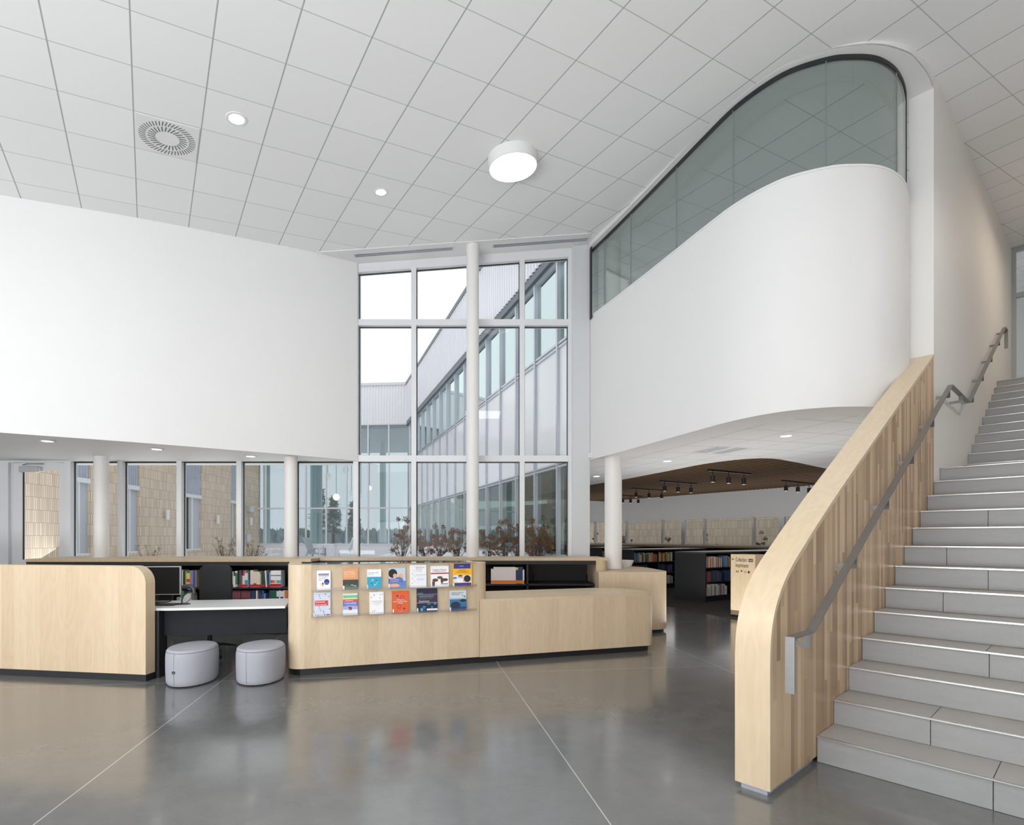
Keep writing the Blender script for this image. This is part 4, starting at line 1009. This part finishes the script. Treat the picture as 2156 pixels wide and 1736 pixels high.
stack_unit((4.11, 14.3), .79, 4.2, 'black library shelving row behind the one with the plain end panel', 'the second shelving row', [[(.05, .50, mixp), (.62, .95, light), (1.03, 1.6, mixp)], [(.05, .6, darkp), (1.03, 1.6, darkp)], [(.05, .7, pale), (1.03, 1.6, pale)]])
stack_unit((3.93, 17.1), .79, 4.2, 'farthest black library shelving row, seen left of the white column', 'the farthest shelving row', [[(.05, .6, mixp)], [(.05, .4, darkp)], []])
# wooden sign end
sg = thing('sign_panel', 'birch shelf end with the words Collection Imprimante in black', 'sign', (4.775, 9.328, 0), math.atan2(-.843, .537)+0)
# local x along the panel face toward the right, local y away from the viewer
sg.location = (4.525, 9.72, 0)
MB().prism(rrect(0, 0, .465, .42, (0, 0, 0, .03), 6), .04, 1.11).build('panel', M['birch_side'], sg, smooth=True)
MB().box(.03, .03, .009, .44, .40, .04).build('plinth', M['plinth'], sg)
text_part('lettering', [('Collection', .108, .985, .102, 'LEFT', .48, -.0025), ('Imprimante', .108, .885, .102, 'LEFT', .50, -.0025)], rgb(45, 42, 40), sg)
ic = MB()
ic.box(.345, -.003, .985, .425, -.001, 1.035)
ic.box(.04, -.003, 1.018, .085, -.001, 1.024)
ic.add([(.035, -.002, 1.021), (.058, -.002, 1.042), (.058, -.002, 1.034), (.045, -.002, 1.021), (.058, -.002, 1.008), (.058, -.002, 1.0)], [(0, 1, 2, 3), (0, 3, 4, 5)])
for x, w_ in ((.118, .012), (.150, .012)): ic.box(x, -.003, .79, x+w_, -.001, .825)
ic.box(.205, -.003, .80, .215, -.001, .84); ic.box(.215, -.003, .815, .235, -.001, .83); ic.box(.27, -.003, .79, .30, -.001, .794); ic.box(.27, -.003, .79, .274, -.001, .83); ic.box(.296, -.003, .79, .30, -.001, .83)
ic.box(.33, -.003, .795, .37, -.001, .815); ic.box(.34, -.003, .785, .36, -.001, .83)
ic.build('pictograms', rgb(45, 42, 40), sg)
text_part('badge_text', [('MBM', .352, .998, .034, 'LEFT', .95, -.0045)], rgb(215, 195, 165), sg)
t2 = thing('library_shelving', 'black library shelving row attached behind the wooden sign', 'bookcase', (5.142, 9.56, .008), RU)
MB().box(0, 0, 0, 3.2, .36, 1.07).build('carcass', M['black'], t2)
# track lights on the slatted ceiling
for k, (a, b, w_) in enumerate((((4.524, 10.569), (5.529, 11.145), 'nearest track over the sign'), ((4.315, 12.657), (5.265, 13.214), 'second track, left of the nearest one'), ((4.21, 14.587), (5.231, 15.189), 'third track, farther left'), ((4.503, 16.935), (5.2, 17.35), 'farthest track beside the white column'), ((7.091, 12.571), (8.158, 13.273), 'rightmost track beside the stair guard'))):
    a = Vector((a[0], a[1], 0)); b = Vector((b[0], b[1], 0)); dd = (b-a); Ln = dd.length; ang = math.atan2(dd.y, dd.x)
    t = thing('track_light', 'black ceiling track with spot heads, %s' % w_, 'spotlight', (a.x, a.y, 2.725), ang, 'track lights on the slatted ceiling')
    MB().box(-.05, -.018, -.03, Ln+.12, .018, 0).build('track', M['plastic'], t)
    for f in (.08, .5, .92):
        s = MB().cyl((Ln*f, 0), .008, -.13, -.03, 8); s.cyl((Ln*f, 0), .042, -.24, -.12, 20); h = s.build('spot_head', M['plastic'], t, smooth=True)
        MB().cyl((Ln*f, 0), .032, -.2415, -.2405, 16).build('lens', m_emit('spot lens', (1, .6, .35, 1), 1.2) if k == 0 and f == .08 else bpy.data.materials['spot lens'], h)
gr = thing('return_grille', 'perforated square air grille in the tile ceiling under the mezzanine', 'air vent', (3.66, 8.17, 2.7195), math.radians(15.2))
MB().box(-.29, -.29, -.006, .29, .29, 0).build('vent_frame', M['white'], gr)
hol = MB()
for i in range(14):
    for j in range(14):
        if abs(i-6.5) < .6: continue
        hol.box(-.26+i*.039, -.26+j*.039, -.0075, -.26+i*.039+.02, -.26+j*.039+.02, -.006)
hol.build('perforations', plain((.22, .22, .23), .7), gr)

# ------------------------------------------------------------------ OUTSIDE
# raised snowy planting bed with curved kerb
bed = catmull([(-1.35, 9.6), (-1.72, 9.95), (-2.08, 11.2), (-2.15, 13.0), (-2.4, 16), (-2.9, 20), (-3.0, 23)], 6)+[(-1.0, 23), (1.75, 9.45)]
tag(MB().prism(bed, .40, lambda x, y: 1.0+.05*math.sin(x*3)*math.cos(y*1.7)).build('planting_bed', plain((.86, .88, .92), .8, var=.02, scale=1)), 'raised snow covered planting bed with a curved kerb outside the tall window', 'planter')
# library wing facade (right), local x along it from near to far
FO = Vector((1.7, 9.32, 0)); FD = Vector((-.3095, 1, 0)).normalized(); RF = math.atan2(FD.y, FD.x); FL = 16.0
KF = 1/math.hypot(.3095, 1)
wing = thing('library_wing', 'long library wing facade with ribbed metal, white panels and green glass', 'building', tuple(FO), RF)
def corr(x0, x1, z0, z1, y, pitch=.15, dep=.085):
    m = MB(); n = int((x1-x0)/pitch); pts = []
    for i in range(n):
        a = x0+i*pitch; pts += [(a, y), (a+pitch*.35, y), (a+pitch*.5, y+dep), (a+pitch*.85, y+dep)]
    pts.append((x1, y))
    vs = [(p[0], p[1], z0) for p in pts]+[(p[0], p[1], z1) for p in pts]; k = len(pts)
    return m.add(vs, [(i, i+1, k+i+1, k+i) for i in range(k-1)])
corr(-.0, FL, 6.58, 8.22, .10).build('ribbed_cladding', M['corr'], wing)
MB().box(-.0, -.02, 8.22, FL, .20, 8.34).build('roof_flashing', M['dark_metal'], wing)
MB().box(-.0, -.02, 6.42, FL, .16, 6.58).build('soffit_flashing', M['dark_metal'], wing)
MB().box(0, .0, 2.74, FL, .05, 4.80).build('spandrel_panels', M['panel'], wing)
MB().box(0, .02, 4.90, FL, .03, 6.42).build('upper_glass', M['glass_up'], wing)
MB().box(0, .02, 1.05, FL, .03, 2.66).build('lower_glass', M['glass_low'], wing)
MB().box(0, -.04, .4, FL, .10, 1.05).build('base_wall', M['panel'], wing)
ml = MB()
for z0, z1 in ((4.80, 4.84), (4.87, 4.91), (2.66, 2.70), (2.715, 2.745), (1.03, 1.10), (6.38, 6.42)): ml.box(0, -.02, z0, FL, .085, z1)
ml.build('transoms', M['mullion'], wing)
for k in range(16):
    s = (.522+k*.975)*1.0/KF
    if s > FL: break
    v = MB().box(s-.03, .03, 1.05, s+.03, .10, 6.40); v.build('mullion', M['mullion'], wing)
# back skin so light does not pour through the upper storey
MB().box(0, -.30, 4.85, FL, -.28, 8.2).build('inner_wall', plain((.35, .38, .38), .8), wing)

# glazed link building at the end of the court: local x from its right corner to the left
LO = Vector((-2.93, 24.4, 0)); 
link = thing('glazed_link', 'glazed two-storey link building closing the courtyard, ribbed metal above', 'building', tuple(LO), math.radians(180-5))
# local +x = left, local +y = toward the viewer
LL = 8.1
m = corr(0, LL, 6.5, 8.22, .0, .13, .04); m.build('ribbed_cladding', plain((.90, .90, .93), .4), link)
MB().box(-.1, -7, 8.22, LL, .08, 8.34).build('roof_edge', M['white'], link)
MB().box(0, -.02, .4, LL, .02, 1.05).build('base_panel', M['panel'], link)
MB().box(0, -.012, 1.1, LL, -.002, 6.5).build('glazing', M['glass_link'], link)
MB().box(0, -7.0, 6.3, LL, -.05, 6.5).build('interior_ceiling', plain((.40, .46, .46), .8), link)
lm = MB()
for z in (1.08, 2.72, 6.48): lm.box(0, -.03, z-.035, LL, .05, z+.035)
lm.build('transoms', M['frame'], link)
for k, x in enumerate((.05, 1.0, 1.95, 2.95, 3.9, 4.85, 5.8, 6.75, 8.05)):
    MB().box(x-.03, -.03, 1.05, x+.03, .06, 6.5).build('mullion', M['frame'], link)
MB().box(5.55, -.02, 1.08, 5.64, .06, 2.7).build('door_frame', M['frame'], link)
for k, (x, y) in enumerate(((4.75, -1.3), (7.35, -1.3), (2.2, -3.5), (6.1, -4.0))):
    MB().cyl((x, y), .16, .4, 6.3, 20).build('interior_column', plain((.62, .76, .72), .5), link, smooth=True)
for k, (px, py) in enumerate(((690, 1003), (728, 990), (708, 1046), (740, 1038), (778, 1027), (760, 1043))):
    Y = 27.0; X = (px-CX)/FPX*Y; Z = EYE-(py-CY)/FPX*Y
    t = thing('globe_lamp', 'round globe pendant inside the glazed link, %s' % ('largest pale one above the patio chairs', 'upper one left of the tall window frame', 'yellowish one below the pale globe', 'low one near the window edge', 'small yellowish one right of the window post', 'faint one beside the small yellowish globe')[k], 'lamp', (X, Y, Z), group='globe lamps in the glazed link')
    r = (.19, .19, .17, .14, .12, .12)[k]
    MB().lathe([(0, -r)]+[(r*math.cos(a), r*math.sin(a)) for a in [math.radians(-75+15*i) for i in range(11)]]+[(0, r)], n=20).build('globe', M['lamp_warm'] if k in (2, 4) else M['lamp_pale'], t, smooth=True)
    MB().cyl((0, 0), .012, r, 6.3-Z, 8).build('rod', M['steel'], t)

# brick wing on the left (wall parallel to the view direction)
BX = -10.0
bw = thing('brick_wing', 'long pale stacked-brick wing wall along the left side of the courtyard', 'building', (BX, 9.5, 0), math.pi/2)
# local x = world y from 9.5, local y = -world x ; visible face at local y = 0 (+x side) 
openings = [(13.45, 14.12), (15.42, 16.18), (18.70, 19.85), (22.2, 22.7)]
zb, zh, ztp = .95, 2.86, 6.6
m = MB(); cur = 9.5
for a, b in openings:
    m.box(cur-9.5, 0, .4, a-9.5, .3, ztp); m.box(a-9.5, 0, .4, b-9.5, .3, zb); cur = b
m.box(cur-9.5, 0, .4, 25.2-9.5, .3, ztp)
m.build('brick_wall', M['brick'], bw)
for a, b in openings:
    w_ = b-a
    corr(a-9.5, b-9.5, zh+.05, ztp, .05, .10, -.03).build('ribbed_infill', plain((.42, .45, .52), .4), bw)
    f = MB().box(a-9.5, .0, zh-.06, b-9.5, .2, zh+.06); f.box(a-9.5, .02, zb-.02, b-9.5, .2, zb+.05); f.box(a-9.5+w_*.42, .03, zb, a-9.5+w_*.50, .2, zh); f.box(a-9.5, .03, zb, a-9.5+.04, .2, zh)
    fo = f.build('window_frame', M['frame'], bw)
    MB().box(a-9.5+.04, .14, zb+.05, a-9.5+w_*.42, .15, zh-.05).build('window_glass', M['glass_dark'], fo)
    MB().box(a-9.5+w_*.50, .10, zb, b-9.5, .13, zh).build('side_panel', plain((.50, .54, .60), .3), bw)
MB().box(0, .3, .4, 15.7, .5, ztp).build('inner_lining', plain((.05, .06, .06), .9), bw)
MB().box(0, -.03, ztp, 15.8, .35, ztp+.1).build('roof_edge', M['dark_metal'], bw)
for k, (px, py, lab) in enumerate(((352, 1083, 'white cylinder wall light on the brick wall seen in the second window'), (458, 1093, 'white cylinder wall light on the brick wall seen in the third window'), (528, 1097, 'white cylinder wall light below the grey box on the brick wall'))):
    kx = (px-CX)/FPX; Y = (BX+.1)/kx; Z = EYE-(py-CY)/FPX*Y
    t = thing('wall_light', lab, 'wall lamp', (BX+.10, Y, Z), group='cylinder wall lights on the brick wall')
    MB().cyl((0.02, 0), .055, -.16, .16, 18).build('light_body', M['white'], t, smooth=True)
    MB().box(-.10, -.03, -.05, -.0, .03, .05).build('wall_bracket', M['alu'], t)
kx = (527-CX)/FPX; Y = (BX+.1)/kx
tag(MB().box(BX, Y-.22, EYE-(1077-CY)/FPX*Y, BX+.18, Y+.22, EYE-(1065-CY)/FPX*Y).build('junction_box', M['alu']), 'grey metal box on the brick wall above a wall light', 'utility box')
kx = (522-CX)/FPX; Y = (BX+.1)/kx
tag(MB().box(BX, Y-.2, EYE-(1141-CY)/FPX*Y, BX+.15, Y+.2, EYE-(1125-CY)/FPX*Y).build('electrical_cabinet', M['alu']), 'pale grey cabinet low on the far end of the brick wall', 'utility box')

# patio chairs and table
def patio_chair(x, y, rz, label, mat):
    t = thing('patio_chair', label, 'chair', (x, y, .40), rz, 'patio chairs in the courtyard snow')
    MB().prism_xz([(-.05, .42), (.45, .36), (.45, .33), (-.05, .39)], -.25, .25).build('seat', mat, t)
    MB().prism_xz([(-.05, .36), (-.01, .36), (-.26, 1.0), (-.30, 1.0)], -.25, .25).build('backrest', mat, t)
    for yy in (-.27, .24):
        MB().box(-.12, yy, .56, .42, yy+.03, .59).build('armrest', mat, t)
        MB().prism_xz([(.36, 0), (.41, 0), (.41, .56), (.36, .56)], yy, yy+.03).build('leg', mat, t)
        MB().prism_xz([(-.28, 0), (-.22, 0), (-.02, .56), (-.08, .56)], yy, yy+.03).build('leg', mat, t)
gm = plain((.42, .45, .50), .5); wmt = plain((.75, .77, .8), .5)
patio_chair(-6.3, 21.0, math.radians(-10), 'grey slanted patio chair facing right beside the white table', gm)
patio_chair(-7.3, 20.2, math.radians(215), 'white patio chair at the left beside the round column', wmt)
patio_chair(-5.05, 21.3, math.radians(180), 'white patio chair to the right of the small table', wmt)
t = thing('patio_table', 'small square white patio table between the chairs', 'table', (-5.7, 20.9, .40))
MB().box(-.3, -.3, .70, .3, .3, .74).build('tabletop', wmt, t)
for sx in (-.26, .22):
    for sy in (-.26, .22): MB().box(sx, sy, 0, sx+.04, sy+.04, .70).build('leg', wmt, t)

# dried hydrangeas
def blob_cluster(m, c, r, n, rnd):
    for _ in range(n):
        d = Vector((rnd.gauss(0, 1), rnd.gauss(0, 1), rnd.gauss(0, .8))).normalized()*r*rnd.uniform(.35, 1)
        p = c+d; a = Vector((rnd.gauss(0, 1), rnd.gauss(0, 1), rnd.gauss(0, 1))).normalized()*.013; b = a.cross(Vector((rnd.random(), 1, .3))).normalized()*.011
        m.add([tuple(p-a), tuple(p+b), tuple(p+a), tuple(p-b)], [(0, 1, 2, 3)])
def hydrangea(x, y, z, h, ns, label, seed, heads=True, spread=.35):
    rnd = random.Random(seed)
    t = thing('hydrangea', label, 'shrub', (x, y, z), group='dried hydrangeas in the snow')
    s = MB(); f = MB()
    for k in range(ns):
        a = rnd.uniform(0, 6.28); R = spread*rnd.uniform(.2, 1); hh = h*rnd.uniform(.45, 1.05)
        p0 = Vector((rnd.uniform(-.05, .05), rnd.uniform(-.05, .05), -.05)); p1 = Vector((math.cos(a)*R*.5, math.sin(a)*R*.5, hh*.55)); p2 = Vector((math.cos(a)*R, math.sin(a)*R, hh))
        s.tube([p0, p1, p2], [.007, .005, .003], 5)
        q = p1+Vector((rnd.uniform(-.12, .12), rnd.uniform(-.12, .12), rnd.uniform(.05, .2)*h)); s.tube([p1, q], [.004, .002], 4)
        if heads:
            blob_cluster(f, p2, rnd.uniform(.05, .085), 60, rnd); blob_cluster(f, q, .05, 30, rnd)
            for _ in range(2):
                e = Vector((rnd.uniform(-1, 1)*spread*.9, rnd.uniform(-1, 1)*spread*.6, h*rnd.uniform(.1, .6))); s.tube([p0, e], [.004, .002], 4); blob_cluster(f, e, rnd.uniform(.03, .07), 30, rnd)
        else:
            for _ in range(5):
                e = p1.lerp(p2, rnd.random()); s.tube([e, e+Vector((rnd.uniform(-.1, .1), rnd.uniform(-.1, .1), rnd.uniform(.05, .15)))], [.003, .0015], 4)
            blob_cluster(f, p2, .05, 10, rnd)
    s.build('stems', M['bark'], t); f.build('flower_heads', M['flower'], t)
HY = [(846, 10.6, .80, 9, 'tall dried hydrangea at the left end of the planting bed'), (893, 10.9, .5, 9, 'low dried hydrangea just right of the first window post'), (925, 11.6, .62, 10, 'dense dried hydrangea in the middle of the second tall pane'),
      (962, 10.8, .58, 9, 'dried hydrangea beside the left edge of the tall column'), (1030, 10.7, .55, 7, 'small dried hydrangea beside the right edge of the tall column'), (1063, 10.4, .68, 10, 'large dried hydrangea in the pane right of the tall column'),
      (1088, 10.9, .80, 8, 'leggy dried hydrangea beside the second-last window post'), (1122, 10.3, .70, 6, 'thin dried hydrangea left in the last tall pane'), (1160, 10.2, .62, 7, 'bare stemmed hydrangea in the middle of the last tall pane'), (1180, 10.0, .72, 4, 'dried hydrangea against the dark glass at the right window edge')]
for k, (px, Y, h, ns, lab) in enumerate(HY):
    X = min((px-CX)/FPX*Y, 1.7-.3095*(Y-9.32)-.28)
    hydrangea(X, Y, 1.0, h, ns, lab, 100+k, spread=.28)
for k, (px, Y, lab) in enumerate(((315, 12.8, 'sparse dry shrub at the foot of the brick wall in the second window'), (475, 13.6, 'taller dry shrub before the brick wall in the third window'), (505, 14.5, 'dry shrub before the brick wall hidden partly by the third post'), (530, 15.5, 'small dry shrub at the far brick wall in the fourth window'))):
    hydrangea((px-CX)/FPX*Y, Y, .45, (.75, 1.15, .95, .8)[k], 12, lab, 300+k, heads=False, spread=.4)

# distant trees
def pine(px, Y, h, label, seed):
    rnd = random.Random(seed)
    t = thing('pine_tree', label, 'tree', ((px-CX)/FPX*Y, Y, .4), group='pines beyond the glazed link')
    MB().cyl((0, 0), .25, 0, h*.95, 8, r2=.05).build('trunk', M['bark'], t)
    f = MB()
    for k in range(260):
        z = h*(.22+.78*rnd.random()); R = (1-z/h)**.7*h*.2+.2; a = rnd.uniform(0, 6.28); rr = R*rnd.uniform(.2, 1)
        c = Vector((math.cos(a)*rr, math.sin(a)*rr, z)); s_ = rnd.uniform(.3, .8)
        for j in range(3):
            d1 = Vector((rnd.gauss(0, 1), rnd.gauss(0, 1), rnd.gauss(0, .4))).normalized()*s_; d2 = Vector((rnd.gauss(0, 1), rnd.gauss(0, 1), rnd.gauss(0, .5))).normalized()*s_*.5
            f.add([tuple(c-d1), tuple(c+d2), tuple(c+d1)], [(0, 1, 2)])
    f.build('foliage', M['hazy_evergreen'], t)
pine(673, 75, 7.6, 'leftmost bluish pine seen through the glazed link', 1)
pine(702, 78, 6.6, 'middle bluish pine between the globe lamps', 2)
pine(745, 80, 6.0, 'bluish pine at the left edge of the tall window', 3)
f = MB(); rnd = random.Random(5)
for k in range(3000):
    X = rnd.uniform(-70, 20); Y = rnd.uniform(92, 110); h = rnd.uniform(1.2, 3.2); w_ = rnd.uniform(.2, .9)
    f.add([(X-w_, Y, .3), (X+w_, Y, .3), (X+w_*.6, Y, h*.7), (X, Y+.1, h), (X-w_*.7, Y, h*.75)], [(0, 1, 2, 3, 4)])
tag(f.build('tree_line', M['hazy_forest']), 'distant band of dark woodland along the horizon', 'trees', kind='stuff')
f = MB()
for k in range(700):
    Y = rnd.uniform(36, 80); X = rnd.uniform(-.55*Y, .0*Y); h = rnd.uniform(.15, .5); w_ = rnd.uniform(.1, .5)
    f.add([(X-w_, Y, .38), (X+w_, Y, .38), (X+w_*.4, Y, h*.7+.4), (X, Y+.1, h+.4)], [(0, 1, 2, 3)])
tag(f.build('scrub', plain((.26, .27, .28), .9, var=.5)), 'low dark scrub poking from the snow beyond the link', 'scrub', kind='stuff')
# brick wall outside the library windows
tag(MB().box(-10, -.2, .0, 16, 0, 4.5).build('garden_wall', M['brick'], loc=WA+Vector((.848, .53, 0))*4.5, rot=(0, 0, RW)), 'pale brick wall seen through the far library windows', 'wall')
for k in range(7):
    p = WA+WD*(k*1.7+.3)+Vector((.848, .53, 0))*1.2
    hydrangea(p.x, p.y, .35, 1.15, 7, 'dried hydrangea outside the far library windows, %s from the left' % ORD[6-k], 500+k, spread=.35)
